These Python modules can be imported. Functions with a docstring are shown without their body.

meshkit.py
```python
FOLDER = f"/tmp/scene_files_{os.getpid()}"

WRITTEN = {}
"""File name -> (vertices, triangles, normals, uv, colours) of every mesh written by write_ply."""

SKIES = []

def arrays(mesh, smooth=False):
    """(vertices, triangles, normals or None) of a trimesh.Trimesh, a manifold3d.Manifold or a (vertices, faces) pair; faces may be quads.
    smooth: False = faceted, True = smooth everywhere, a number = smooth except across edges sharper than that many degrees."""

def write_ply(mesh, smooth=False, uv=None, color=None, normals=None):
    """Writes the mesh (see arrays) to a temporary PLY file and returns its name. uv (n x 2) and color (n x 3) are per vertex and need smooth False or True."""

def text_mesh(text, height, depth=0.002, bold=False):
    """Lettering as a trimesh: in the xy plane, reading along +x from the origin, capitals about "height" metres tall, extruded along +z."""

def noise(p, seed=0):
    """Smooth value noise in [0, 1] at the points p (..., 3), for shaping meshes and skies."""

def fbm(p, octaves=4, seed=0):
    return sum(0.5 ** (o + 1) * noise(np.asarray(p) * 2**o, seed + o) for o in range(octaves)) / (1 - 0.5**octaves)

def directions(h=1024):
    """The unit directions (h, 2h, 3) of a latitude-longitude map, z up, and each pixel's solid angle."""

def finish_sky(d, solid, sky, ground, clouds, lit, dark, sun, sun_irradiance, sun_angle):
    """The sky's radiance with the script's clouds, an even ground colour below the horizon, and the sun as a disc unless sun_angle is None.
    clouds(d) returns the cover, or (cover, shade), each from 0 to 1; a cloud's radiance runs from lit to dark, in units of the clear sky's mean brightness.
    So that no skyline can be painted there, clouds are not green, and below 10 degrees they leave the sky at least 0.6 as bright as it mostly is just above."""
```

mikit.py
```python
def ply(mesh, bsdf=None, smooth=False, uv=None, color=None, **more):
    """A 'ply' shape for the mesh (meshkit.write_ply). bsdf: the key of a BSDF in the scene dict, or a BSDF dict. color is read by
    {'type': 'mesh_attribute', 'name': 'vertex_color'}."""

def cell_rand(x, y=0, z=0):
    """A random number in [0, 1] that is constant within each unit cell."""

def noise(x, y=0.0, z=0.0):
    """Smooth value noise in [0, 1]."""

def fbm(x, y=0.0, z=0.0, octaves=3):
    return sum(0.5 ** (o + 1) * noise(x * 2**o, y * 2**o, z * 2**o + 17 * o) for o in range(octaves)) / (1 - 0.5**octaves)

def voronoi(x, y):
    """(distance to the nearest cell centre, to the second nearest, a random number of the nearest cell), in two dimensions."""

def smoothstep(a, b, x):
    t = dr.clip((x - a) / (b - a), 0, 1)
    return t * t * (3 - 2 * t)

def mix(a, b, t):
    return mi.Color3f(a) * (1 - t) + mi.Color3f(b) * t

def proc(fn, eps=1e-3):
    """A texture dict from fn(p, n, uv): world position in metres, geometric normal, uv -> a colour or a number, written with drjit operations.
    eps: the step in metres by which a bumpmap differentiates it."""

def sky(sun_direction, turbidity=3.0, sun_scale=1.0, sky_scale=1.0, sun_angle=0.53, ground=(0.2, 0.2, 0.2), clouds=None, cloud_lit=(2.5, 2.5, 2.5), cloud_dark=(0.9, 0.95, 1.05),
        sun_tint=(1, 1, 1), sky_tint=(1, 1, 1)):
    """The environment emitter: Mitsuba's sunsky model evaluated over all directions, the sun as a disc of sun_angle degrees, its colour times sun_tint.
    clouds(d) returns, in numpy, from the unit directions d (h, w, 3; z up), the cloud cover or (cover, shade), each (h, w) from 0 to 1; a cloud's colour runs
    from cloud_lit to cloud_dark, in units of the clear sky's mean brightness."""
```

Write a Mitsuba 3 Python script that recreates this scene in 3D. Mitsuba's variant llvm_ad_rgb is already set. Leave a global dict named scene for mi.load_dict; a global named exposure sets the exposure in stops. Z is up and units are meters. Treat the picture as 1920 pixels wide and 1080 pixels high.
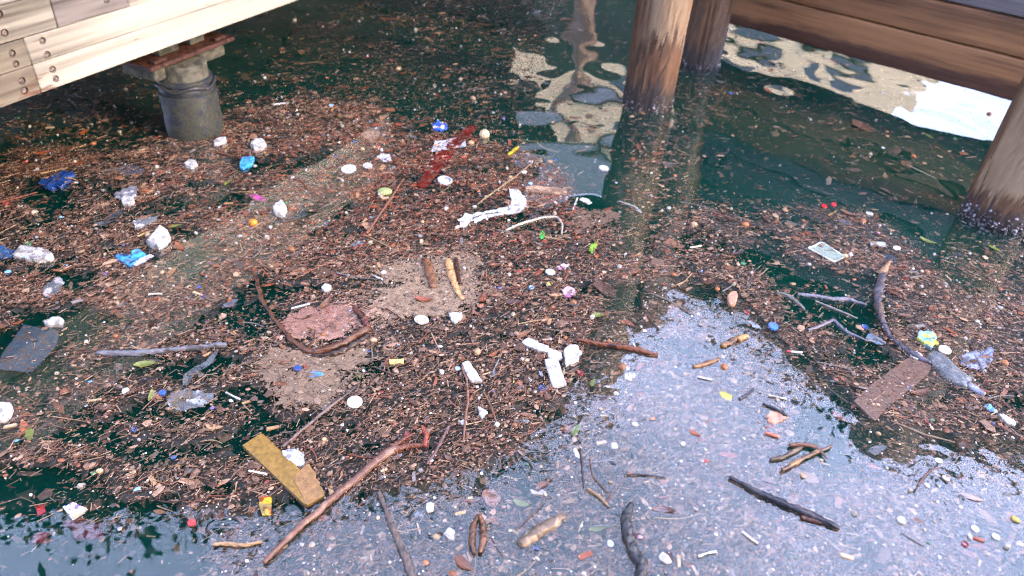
import math, random
import numpy as np, trimesh, shapely, drjit as dr, mitsuba as mi, mikit, meshkit
import manifold3d as m3
from mikit import proc, noise, fbm, smoothstep, mix, voronoi
T = mi.ScalarTransform4f
scene, labels = {}, {}
rng = np.random.default_rng(7)

# ---------------------------------------------------------------- camera, daylight, exposure
scene['camera'] = {'type': 'thinlens', 'aperture_radius': 0.0055, 'focus_distance': 2.5, 'fov': 68.878, 'fov_axis': 'x', 'near_clip': 0.05, 'far_clip': 2000,
                   'to_world': T([[-0.997692, -0.067906, 0.0, 0.0], [-0.040084, 0.588929, 0.80719, 0.0], [-0.054813, 0.805327, -0.590292, 2.2], [0.0, 0.0, 0.0, 1.0]])}

def clouds(d):
    q = d / np.maximum(d[..., 2:3], 0.12)
    n = meshkit.fbm(q * [1.3, 1.3, 0] + 3.1, 5, 4)
    c = np.clip((n - 0.36) / 0.22, 0, 1)
    s = np.clip((meshkit.fbm(q * [2.1, 2.1, 0] + 9, 4, 8) - 0.4) * 2, 0, 1)
    return 0.45 + 0.4 * c, 0.5 * s

scene['sky'] = mikit.sky((0.84, -0.36, 0.46), turbidity=4, sun_scale=0.17, sun_angle=12, sun_tint=(1.2, 1.0, 0.74), clouds=clouds,
                         cloud_lit=(2.75, 3.1, 4.9), cloud_dark=(1.85, 2.15, 3.4))
exposure = 4.2

# ---------------------------------------------------------------- helpers
def lin(h):
    c = np.array([int(h[i:i + 2], 16) for i in (1, 3, 5)]) / 255.0
    return np.where(c <= 0.04045, c / 12.92, ((c + 0.055) / 1.055) ** 2.4)

counts = {}
def numbered(name):
    counts[name] = counts.get(name, -1) + 1
    return name if counts[name] == 0 else f'{name}_{counts[name]:03d}'

def obj(name, mesh, bsdf, parent=None, smooth=False, color=None):
    key = numbered(f'{parent}__{name}' if parent else name)
    k = {} if color is None else {'uv': color} if np.shape(color)[1] == 2 else {'color': color}
    scene[key] = mikit.ply(mesh, bsdf, smooth=smooth, **k)
    return key

def tag(key, label=None, cat=None, group=None, kind=None):
    d = labels.setdefault(key, {})
    for k, v in (('label', label), ('category', cat), ('group', group), ('kind', kind)):
        if v: d[k] = v
    return key

def thing(name, label, cat, group=None):
    return tag(numbered(name), label, cat, group)

def tint(v, col, grain=0.0, freq=0.0, seed=0, col2=None, cut=0.55):
    """one colour of the thing, and maybe a second in patches, packed into its uv (6 bits a channel): things of one material share a BSDF"""
    pack = lambda c: int(np.dot(np.round(np.sqrt(np.clip(c, 0, 0.92)) * 63), [4096, 64, 1]))
    u = pack(col); w = u if col2 is None else pack(col2)
    return np.tile([float(u), float(w + 262144 * int(round((cut - 0.4) / 0.06)))], (len(v), 1))

def packed(grain, freq, patch=0.6, dirt=0.0):
    def chan(k):
        r = dr.floor(k / 4096.0); k = k - r * 4096.0; g = dr.floor(k / 64.0); b = k - g * 64.0
        return mi.Color3f(dr.square(r / 63.0), dr.square(g / 63.0), dr.square(b / 63.0))
    def fn(p, n, uv):
        a = dr.floor(uv.x + 0.5); b = dr.floor(uv.y + 0.5); t = dr.floor(b / 262144.0); b = b - t * 262144.0
        f = fbm(p.x * freq, p.y * freq, p.z * freq, 3)
        cut = 0.4 + 0.06 * t
        m = smoothstep(cut - 0.02, cut + 0.02, fbm(p.x * freq * patch + 9, p.y * freq * patch, p.z * freq * patch, 3))
        c = chan(a) * (1 - m) + chan(b) * m
        c = c * (1 + 2 * grain * (f - 0.5))
        if dirt:
            d = smoothstep(0.50, 0.66, fbm(p.x * 42.0 + 3, p.y * 42.0, p.z * 42.0, 4))
            c = mix(c, (0.085, 0.062, 0.042), d * dirt)
        return c
    return proc(fn)

def frame(a, b):
    d = np.array([b[0] - a[0], b[1] - a[1]]); L = np.hypot(*d); return d / L, L

def box_mesh(sx, sy, sz, bevel=0.004):
    p = []
    for x in (-1, 1):
        for y in (-1, 1):
            for z in (-1, 1):
                c = np.array([x * sx / 2, y * sy / 2, z * sz / 2])
                for k in range(3):
                    e = np.array([x, y, z]) * bevel; e[k] = 0; p.append(c - e)
    return m3.Manifold.hull_points(np.array(p))

def place(man, x_axis, origin):
    """local (x along x_axis, y horizontal left of it, z up) -> world"""
    x = np.array([x_axis[0], x_axis[1], 0.0]); y = np.array([-x[1], x[0], 0])
    return man.transform(np.column_stack([x, y, [0, 0, 1.0], np.asarray(origin, float)]))

def fine(man, size, amp=0.0, freq=10.0, seed=1):
    m = man.refine_to_length(size).to_mesh()
    v, f = np.array(m.vert_properties[:, :3], float), np.array(m.tri_verts)
    if amp:
        n = trimesh.Trimesh(v, f, process=False).vertex_normals
        v = v + n * (amp * 2 * (meshkit.fbm(v * freq, 3, seed) - 0.5))[:, None]
    return v, f

def tube(pts, radii, sides=8, bump=0.15, seed=1, flat=1.0):
    """a tapering stick through 3-D points; the ends are closed"""
    p = np.asarray(pts, float); r = np.broadcast_to(radii, (len(p),)).astype(float)
    t = np.gradient(p, axis=0); t /= np.linalg.norm(t, axis=1, keepdims=True) + 1e-12
    up = np.array([0, 0, 1.0]); a = np.cross(up, t); la = np.linalg.norm(a, axis=1, keepdims=True)
    a = np.where(la > 0.05, a / np.maximum(la, 1e-9), [1.0, 0, 0]); b = np.cross(t, a)
    g = np.arange(sides) * 2 * np.pi / sides
    k = 1 + bump * 2 * (np.random.default_rng(seed).random((len(p), sides)) - 0.5)
    v = p[:, None] + (r[:, None] * k)[..., None] * (np.cos(g)[None, :, None] * a[:, None] + flat * np.sin(g)[None, :, None] * b[:, None])
    n = len(p); v = np.vstack([v.reshape(-1, 3), p[:1], p[-1:]])
    f = []
    i, j = np.meshgrid(np.arange(n - 1), np.arange(sides), indexing='ij'); j2 = (j + 1) % sides
    q = np.stack([i * sides + j, i * sides + j2, (i + 1) * sides + j2, (i + 1) * sides + j], -1).reshape(-1, 4)
    f = np.vstack([q[:, [0, 1, 2]], q[:, [0, 2, 3]]])
    s = np.arange(sides); s2 = (s + 1) % sides
    f = np.vstack([f, np.stack([s2, s, s * 0 + n * sides], 1), np.stack([(n - 1) * sides + s, (n - 1) * sides + s2, s * 0 + n * sides + 1], 1)])
    return v, f

def spline(pts, n):
    p = np.asarray(pts, float)
    d = np.r_[0, np.cumsum(np.linalg.norm(np.diff(p, axis=0), axis=1))]; t = np.linspace(0, d[-1], n)
    q = np.column_stack([np.interp(t, d, p[:, k]) for k in range(p.shape[1])])
    for _ in range(2):
        q[1:-1] = (q[:-2] + 2 * q[1:-1] + q[2:]) / 4
    return q

def pad(poly, z0, t, n=36, amp=0.0, freq=40.0, seed=1, bevel=0.15, dome=0.0, rough=0.0):
    """a closed slab with a rounded rim on a star-shaped outline: z0 bottom, t thick, top wavy by amp, rim uneven by rough"""
    P = shapely.Polygon(poly); L = P.exterior
    q = np.array([L.interpolate(s, normalized=True).coords[0] for s in np.linspace(0, 1, n, endpoint=False)])
    c = np.array(P.representative_point().coords[0]) if not P.contains(P.centroid) else np.array(P.centroid.coords[0])
    if rough:
        q = q + (q - c) / np.linalg.norm(q - c, axis=1, keepdims=True) * (rough * 2 * (meshkit.noise(np.column_stack([q * 70, q[:, 0] * 0]), seed) - 0.5))[:, None]
    w = np.linalg.norm(q - c, axis=1).mean(); b = min(bevel * t, 0.3 * w) / w
    rings = [(1 - b * 0.6, 0), (1, 0.25), (1, 0.75), (1 - b * 0.5, 0.95), (1 - b * 1.2, 1), (0.72, 1), (0.45, 1), (0.2, 1)]
    v = [np.r_[c, z0]]
    for s, h in rings:
        xy = c + (q - c) * s
        z = z0 + t * h + (dome * (1 - s * s) if h >= 0.95 else 0)
        v.extend(np.column_stack([xy, np.full(n, 0) + z]))
    v.append(np.r_[c, z0 + t + dome]); v = np.array(v)
    if amp:
        dz = amp * 2 * (meshkit.fbm(np.column_stack([v[:, :2] * freq, v[:, 0] * 0 + seed]), 3, seed) - 0.5)
        v[:, 2] += dz
    f = []; s = np.arange(n); s2 = (s + 1) % n
    f.append(np.stack([s2 + 1, s + 1, s * 0], 1))
    for k in range(len(rings) - 1):
        a = 1 + k * n; bq = a + n
        f += [np.stack([a + s, a + s2, bq + s2], 1), np.stack([a + s, bq + s2, bq + s], 1)]
    a = 1 + (len(rings) - 1) * n
    f.append(np.stack([a + s, a + s2, s * 0 + len(v) - 1], 1))
    f = np.vstack(f)
    if shapely.LinearRing(q).is_ccw is False: f = f[:, ::-1]
    return v, f

def ribbon(line, widths, z, t=0.002, n=24, m=5, amp=0.003, freq=30, seed=1, curl=0.0):
    """a strip with thickness along a centre line in plan"""
    q = spline(line, n); w = np.interp(np.linspace(0, 1, n), np.linspace(0, 1, len(widths)), widths)
    d = np.gradient(q, axis=0); d /= np.linalg.norm(d, axis=1, keepdims=True); nn = np.column_stack([-d[:, 1], d[:, 0]])
    u = np.linspace(-1, 1, m)
    xy = q[:, None] + nn[:, None] * (w[:, None] / 2 * u)[..., None]
    zz = z + amp * 2 * (meshkit.fbm(np.concatenate([xy * freq, np.full(xy.shape[:2] + (1,), float(seed))], -1), 3, seed) - 0.5) + curl * (u ** 2)[None]
    top = np.concatenate([xy, zz[..., None] + t], -1).reshape(-1, 3); bot = np.concatenate([xy, zz[..., None]], -1).reshape(-1, 3)
    i, j = np.meshgrid(np.arange(n - 1), np.arange(m - 1), indexing='ij'); a = (i * m + j).ravel()
    q1 = np.stack([a, a + m, a + m + 1, a + 1], 1)
    f = np.vstack([q1[:, [0, 2, 1]], q1[:, [0, 3, 2]]]); k = n * m
    f = np.vstack([f, f[:, ::-1] + k])
    rim = np.r_[np.arange(m), np.arange(1, n) * m + m - 1, (n - 1) * m + np.arange(m - 2, -1, -1), np.arange(n - 2, 0, -1) * m]
    r2 = np.roll(rim, -1)
    f = np.vstack([f, np.stack([rim, r2, r2 + k], 1), np.stack([rim, r2 + k, rim + k], 1)])
    return np.vstack([top, bot]), f

def lathe(profile, n=20):
    """profile of (radius, z), first and last on the axis"""
    p = np.asarray(profile, float); g = np.arange(n) * 2 * np.pi / n
    v = [np.array([0, 0, p[0, 1]])]
    for r, z in p[1:-1]: v.extend(np.column_stack([r * np.cos(g), r * np.sin(g), np.full(n, z)]))
    v.append(np.array([0, 0, p[-1, 1]])); v = np.array(v); s = np.arange(n); s2 = (s + 1) % n; f = [np.stack([s * 0, s2 + 1, s + 1], 1)]
    for k in range(len(p) - 3):
        a = 1 + k * n; b = a + n; f += [np.stack([a + s, a + s2, b + s2], 1), np.stack([a + s, b + s2, b + s], 1)]
    f.append(np.stack([1 + (len(p) - 3) * n + s, 1 + (len(p) - 3) * n + s2, s * 0 + len(v) - 1], 1))
    return v, np.vstack(f)

def turn(v, yaw=0.0, tilt=0.0, az=0.0, at=(0, 0, 0)):
    """rotate about z, then tilt about a horizontal axis, then move"""
    c, s = math.cos(yaw), math.sin(yaw); v = np.asarray(v) @ np.array([[c, -s, 0], [s, c, 0], [0, 0, 1]]).T
    if tilt:
        k = np.array([math.cos(az), math.sin(az), 0]); K = np.array([[0, 0, k[1]], [0, 0, -k[0]], [-k[1], k[0], 0]])
        v = v @ (np.eye(3) + math.sin(tilt) * K + (1 - math.cos(tilt)) * K @ K).T
    return v + np.asarray(at, float)

# ---------------------------------------------------------------- materials
def rgb(c): return {'type': 'rgb', 'value': [float(x) for x in c]}
VC = {'type': 'mesh_attribute', 'name': 'vertex_color'}
def prin(col, rough=0.5, spec=0.5, **k): return {'type': 'twosided', 'nested': {'type': 'principled', 'base_color': col, 'roughness': rough, 'specular': spec, **k}}
scene['m_litter'] = prin(VC, 0.55, 0.45)
scene['m_wet_wood'] = prin(packed(0.45, 85.0, 0.25), 0.42, 0.45)
scene['m_plastic'] = prin(packed(0.2, 60.0, 0.6, 0.65), 0.28, 0.5)
scene['m_foam'] = prin(packed(0.2, 110.0, 0.6, 0.5), 0.8, 0.3)
scene['m_leaf'] = prin(packed(0.35, 120.0), 0.45, 0.45)
scene['m_clear'] = {'type': 'blendbsdf', 'weight': 0.45, 'a': {'type': 'thindielectric', 'int_ior': 1.5},
                    'b': prin(packed(0.2, 50.0), 0.25, 0.5)}

def wood(ax, c_light, c_mid, c_dark, seed, stretch=(1.5, 28.0), stain=None):
    ax = np.asarray(ax, float)
    def fn(p, n, uv):
        s = p.x * float(ax[0]) + p.y * float(ax[1]); w = p.y * float(ax[0]) - p.x * float(ax[1])
        g = fbm(s * stretch[0] * 2 + seed, p.z * stretch[1] * 2, w * stretch[1], 3)
        big = fbm(s * stretch[0] + seed * 2, p.z * stretch[1] * 0.22, w * 5, 4)
        c = mix(c_dark, c_mid, smoothstep(0.30, 0.50, big * 0.65 + g * 0.35))
        c = mix(c, c_light, smoothstep(0.47, 0.60, big * 0.75 + g * 0.25))
        c = c * (0.72 + 0.56 * g)
        crack = smoothstep(0.78, 0.86, fbm(s * 1.1 + seed, p.z * 75, w * 40, 2))
        c = c * (1 - 0.55 * crack)
        if stain is not None: c = stain(c, s, p, g)
        return c
    return proc(fn)

FP, FD, FN = np.array((-2.527, 3.321) + (0.63,)), np.array((0.385, 0.923) + (0.0,)), np.array((0.923, -0.385) + (0.0,))
BP, BD, BN = np.array((2.738, 6.271) + (0.0,)), np.array((0.773, -0.634) + (0.0,)), np.array((0.634, 0.773) + (0.0,))

def rust_stain(c, s, p, g):
    # red-brown iron stain bled into the grain round the lower bolts
    q = s - float(FP[0] * FD[0] + FP[1] * FD[1])
    m = smoothstep(0.60, 0.74, fbm(q * 7 + 3, p.z * 34, 0.0, 3) * 0.75 + smoothstep(0.30, 0.0, dr.abs(q - 0.24)) * smoothstep(0.09, 0.03, dr.abs(p.z - 0.69)) * 0.36)
    return mix(c, mi.Color3f(0.14, 0.052, 0.028) * (0.7 + 0.5 * g), m * 0.75)

scene['m_pale_timber'] = prin(wood(FD, (0.42, 0.39, 0.305), (0.29, 0.262, 0.20), (0.105, 0.086, 0.06), 1.0, (0.5, 17.0), rust_stain), 0.6, 0.3)
scene['m_pale_timber_b'] = prin(wood(FD, (0.27, 0.24, 0.20), (0.19, 0.165, 0.14), (0.085, 0.07, 0.06), 5.0, (0.8, 18.0)), 0.6, 0.3)
scene['m_pale_timber_c'] = prin(wood(FD, (0.185, 0.158, 0.11), (0.135, 0.113, 0.078), (0.075, 0.06, 0.042), 9.0, (0.9, 16.0), rust_stain), 0.6, 0.3)

def wet_line(c, s, p, g):
    # timber soaked and stained red-brown along an uneven tide line
    m = smoothstep(0.37, 0.30, p.z + 0.09 * (fbm(s * 1.7, p.z * 3, 1.0, 3) - 0.5) + 0.03 * (noise(s * 11, p.z * 60) - 0.5))
    w = mi.Color3f(0.050, 0.020, 0.013) * (0.4 + g)
    return mix(c, w, m * 0.9)
scene['m_beam'] = prin(wood(BD, (0.215, 0.100, 0.040), (0.170, 0.078, 0.032), (0.092, 0.042, 0.019), 3.0, (1.1, 30.0), wet_line), 0.55, 0.35)
scene['m_beam_grey'] = prin(wood(BD, (0.14, 0.125, 0.12), (0.115, 0.10, 0.098), (0.07, 0.06, 0.06), 6.0, (1.1, 30.0)), 0.55, 0.35)

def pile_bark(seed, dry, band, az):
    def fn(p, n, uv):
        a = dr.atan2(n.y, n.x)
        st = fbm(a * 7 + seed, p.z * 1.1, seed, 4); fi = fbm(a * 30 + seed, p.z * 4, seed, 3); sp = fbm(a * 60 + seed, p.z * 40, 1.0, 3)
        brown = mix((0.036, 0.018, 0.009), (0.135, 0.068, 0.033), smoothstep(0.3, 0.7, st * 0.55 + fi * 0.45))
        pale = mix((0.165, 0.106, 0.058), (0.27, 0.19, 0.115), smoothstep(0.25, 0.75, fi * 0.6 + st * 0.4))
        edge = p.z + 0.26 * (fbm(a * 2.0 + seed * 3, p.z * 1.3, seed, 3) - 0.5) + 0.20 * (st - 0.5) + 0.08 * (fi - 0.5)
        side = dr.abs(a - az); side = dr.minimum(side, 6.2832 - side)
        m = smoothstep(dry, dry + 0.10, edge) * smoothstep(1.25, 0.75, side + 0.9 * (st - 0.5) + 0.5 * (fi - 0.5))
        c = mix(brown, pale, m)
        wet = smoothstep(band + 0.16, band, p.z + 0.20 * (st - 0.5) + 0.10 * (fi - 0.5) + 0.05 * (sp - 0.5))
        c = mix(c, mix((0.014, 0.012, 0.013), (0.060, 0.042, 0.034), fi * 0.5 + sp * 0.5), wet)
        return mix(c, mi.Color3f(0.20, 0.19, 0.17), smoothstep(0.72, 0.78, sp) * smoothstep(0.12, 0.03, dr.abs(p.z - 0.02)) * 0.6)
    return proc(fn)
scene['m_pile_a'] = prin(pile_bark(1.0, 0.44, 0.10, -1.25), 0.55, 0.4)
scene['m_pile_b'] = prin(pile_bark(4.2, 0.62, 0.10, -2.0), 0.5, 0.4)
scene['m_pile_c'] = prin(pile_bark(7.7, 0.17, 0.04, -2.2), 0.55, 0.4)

def sleeve(p, n, uv):
    g = fbm(p.x * 22, p.y * 22, p.z * 16, 4); h = fbm(p.x * 90, p.y * 90, p.z * 70, 3)
    c = mix((0.018, 0.023, 0.028), (0.040, 0.046, 0.051), g)
    alg = smoothstep(0.47, 0.56, g * 0.6 + h * 0.4 + smoothstep(0.34, 0.02, p.z) * 0.1)
    c = mix(c, mix((0.024, 0.026, 0.019), (0.070, 0.070, 0.048), h), alg)
    return c
scene['m_sleeve'] = prin(proc(sleeve), 0.5, 0.5)
def concrete(p, n, uv):
    g = fbm(p.x * 30, p.y * 30, p.z * 30, 4)
    return mix((0.05, 0.048, 0.034), (0.12, 0.113, 0.08), smoothstep(0.3, 0.7, g))
scene['m_concrete'] = prin(proc(concrete), 0.75, 0.3)
def rust(p, n, uv):
    g = fbm(p.x * 40, p.y * 40, p.z * 60, 4)
    return mix((0.032, 0.014, 0.010), (0.088, 0.036, 0.023), smoothstep(0.3, 0.7, g))
scene['m_rust'] = prin(proc(rust), 0.6, 0.4)
def bolt_steel(p, n, uv):
    g = fbm(p.x * 120, p.y * 120, p.z * 120, 3)
    return mix((0.07, 0.05, 0.04), (0.22, 0.17, 0.13), smoothstep(0.35, 0.65, g))
scene['m_bolt'] = prin(proc(bolt_steel), 0.55, 0.5)
def dark_timber(p, n, uv):
    g = fbm(p.x * 6, p.y * 6, p.z * 14, 4)
    return mix((0.045, 0.034, 0.025), (0.11, 0.085, 0.062), g)
scene['m_dark_timber'] = prin(proc(dark_timber), 0.7, 0.2)
def cream(p, n, uv):
    g = fbm(p.x * 0.9, p.y * 0.9, p.z * 0.9, 4)
    return mix((0.60, 0.46, 0.27), (0.74, 0.59, 0.37), g)
scene['m_cream'] = prin(proc(cream), 0.8, 0.2)
def quay_stone(p, n, uv):
    g = fbm(p.x * 3, p.y * 3, p.z * 5, 4)
    return mix((0.012, 0.016, 0.012), (0.04, 0.045, 0.034), g)
scene['m_quay'] = prin(proc(quay_stone), 0.8, 0.2)
def slate(p, n, uv):
    g = fbm(p.x * 3, p.y * 9, p.z * 9, 3)
    return mix((0.10, 0.11, 0.115), (0.17, 0.18, 0.185), g)
scene['m_slate'] = prin(proc(slate), 0.6, 0.3)
scene['m_window'] = prin(rgb((0.03, 0.035, 0.04)), 0.15, 0.6)
def mud(p, n, uv):
    g = fbm(p.x * 0.7, p.y * 0.7, 0.0, 3)
    return mix((0.03, 0.035, 0.022), (0.07, 0.07, 0.045), g)
scene['m_mud'] = prin(proc(mud), 1.0, 0.0)
scene['m_water'] = {'type': 'thindielectric', 'int_ior': 1.5}
scene['murk'] = {'type': 'homogeneous', 'sigma_t': 5.0, 'albedo': rgb((0.002, 0.13, 0.095))}

# ---------------------------------------------------------------- where the litter lies (plan, metres)
RAFT = shapely.Polygon([(-3.83, 3.78), (-3.042, 4.152), (-2.333, 4.365), (-2.046, 4.726), (-1.968, 5.171), (-1.624, 5.359), (-1.115, 5.22), (-0.792, 4.907), (-0.548, 4.751), (-0.286, 4.69), (0.009, 4.546), (0.256, 4.388), (0.327, 3.785), (0.547, 3.579), (0.811, 3.789), (1.158, 3.992), (1.448, 3.986), (1.807, 4.113), (2.057, 4.068), (2.249, 3.797), (2.316, 3.58), (2.265, 3.318), (2.612, 3.215), (3.092, 3.089), (2.212, 1.387), (-1.892, 1.096)])
GAPS = [(shapely.Polygon(q), k) for q, k in (
    ([(1.087, 3.581), (1.465, 3.784), (1.649, 3.663), (1.572, 3.489), (1.812, 3.414), (1.964, 3.432), (1.929, 3.138), (1.773, 2.783), (1.805, 2.635), (1.665, 2.585), (1.549, 2.839), (1.344, 2.941), (1.357, 3.212), (1.258, 3.398)], 0.10),
    ([(-1.372, 2.85), (-1.239, 3.048), (-1.041, 2.639), (-1.113, 2.48), (-1.288, 2.573)], 0.12), ([(-2.902, 3.684), (-2.699, 3.879), (-2.373, 3.425), (-2.559, 3.289)], 0.12), ([(-2.374, 2.456), (-1.989, 2.574), (-1.755, 2.208), (-1.893, 2.1), (-2.175, 2.073)], 0.15),
    ([(-2.157, 2.847), (-2.035, 2.861), (-1.906, 2.507), (-2.027, 2.531)], 0.15), ([(-1.944, 1.712), (-1.583, 1.793), (-1.449, 1.682), (-1.308, 1.623), (-1.41, 1.494), (-1.753, 1.415)], 0.12), ([(-1.892, 1.414), (-1.404, 1.484), (-1.225, 1.563), (-0.91, 1.502), (-0.78, 1.226), (-1.705, 1.142)], 0.03),
    ([(-1.792, 2.373), (-1.203, 2.399), (-1.05, 2.214), (-1.209, 2.105), (-1.647, 2.124)], 0.45), ([(-1.545, 1.957), (-1.245, 1.93), (-1.155, 1.707), (-1.428, 1.756)], 0.30), ([(-1.094, 2.147), (-0.986, 2.22), (-0.851, 1.911), (-0.972, 1.847)], 0.30),
    ([(-1.86, 3.38), (-1.82, 3.499), (-1.446, 3.023), (-1.65, 2.998)], 0.30), ([(1.242, 2.277), (1.553, 2.538), (1.508, 2.333), (1.534, 2.213), (1.367, 1.974), (1.197, 1.959), (1.134, 2.034)], 0.04), ([(0.457, 3.061), (0.657, 3.178), (0.704, 2.87), (0.493, 2.806)], 0.12),
    ([(0.882, 3.204), (1.129, 3.185), (1.101, 3.044), (0.882, 3.019)], 0.2), ([(0.781, 2.679), (1.034, 2.705), (0.918, 2.475), (0.732, 2.491)], 0.08), ([(-0.012, 1.829), (0.186, 1.871), (0.206, 1.703), (-0.005, 1.709)], 0.15),
    ([(0.258, 4.544), (0.657, 4.646), (0.658, 3.83), (0.327, 3.785)], 0.04), ([(-0.884, 4.784), (-0.541, 5.024), (-0.475, 4.762), (-0.773, 4.546)], 0.2), ([(-0.359, 3.946), (-0.075, 4.053), (-0.031, 3.768), (-0.299, 3.642)], 0.3), ([(0.288, 1.906), (0.39, 1.915), (0.401, 1.766), (0.284, 1.78)], 0.4),
    ([(0.624, 3.794), (1.164, 4.025), (1.509, 3.969), (1.443, 3.694), (1.069, 3.48), (0.939, 3.211), (0.667, 3.277), (0.543, 3.523)], 0.42), ([(1.492, 4.037), (2.073, 4.116), (2.282, 3.801), (2.316, 3.58), (2.209, 3.462), (1.897, 3.583), (1.666, 3.722)], 0.5), ([(-0.314, 2.16), (-0.163, 2.175), (-0.115, 1.871), (-0.291, 1.83)], 0.5), ([(0.381, 1.764), (0.48, 1.773), (0.447, 1.61), (0.371, 1.583)], 0.5))]
NEAR = [(shapely.Polygon(q), k) for q, k in (
    ([(-2.016, 4.642), (-2.057, 6.654), (-1.641, 7.985), (0.501, 9.208), (0.1, 5.999), (0.027, 4.549), (-0.536, 4.65), (-1.29, 4.945)], 0.19), ([(-3.877, 3.842), (-4.288, 4.395), (-2.98, 5.899), (-2.18, 5.454), (-2.016, 4.642), (-2.236, 4.381)], 0.22),
    ([(0.725, 5.286), (1.554, 6.275), (1.818, 5.626), (1.261, 4.386), (1.044, 3.881), (0.648, 3.708)], 0.17), ([(1.214, 5.221), (1.818, 5.626), (3.002, 4.717), (2.602, 3.963), (2.057, 4.068), (1.451, 3.999), (1.049, 3.913)], 0.03),
    ([(2.316, 3.58), (3.766, 4.179), (3.178, 3.013), (2.612, 3.215)], 0.40), ([(0.052, 6.243), (0.882, 6.405), (0.73, 4.657), (0.08, 4.557)], 0.05), ([(2.057, 7.9), (3.981, 6.113), (3.241, 4.915), (1.794, 5.517), (1.554, 6.275)], 0.05))]
SED = [(shapely.Polygon(q), c) for q, c in (
    ([(-0.74, 3.108), (-0.464, 3.291), (-0.175, 3.405), (-0.139, 2.904), (-0.193, 2.772), (-0.434, 2.685), (-0.786, 2.707), (-0.704, 2.927)], (0.215, 0.150, 0.095)), ([(-1.113, 2.48), (-0.92, 2.464), (-0.603, 2.533), (-0.497, 2.334), (-0.652, 2.113), (-0.903, 2.09), (-1.049, 2.279)], (0.17, 0.115, 0.072)),
    ([(-1.063, 2.716), (-0.763, 2.833), (-0.652, 2.661), (-0.823, 2.456), (-0.962, 2.533)], (0.22, 0.115, 0.082)), ([(0.283, 3.905), (0.664, 3.893), (0.668, 3.595), (0.336, 3.552)], (0.15, 0.095, 0.06)), ([(-1.198, 2.077), (-1.179, 2.266), (-1.362, 2.061), (-1.155, 1.707), (-1.342, 1.739)], (0.095, 0.085, 0.05)))]
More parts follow.
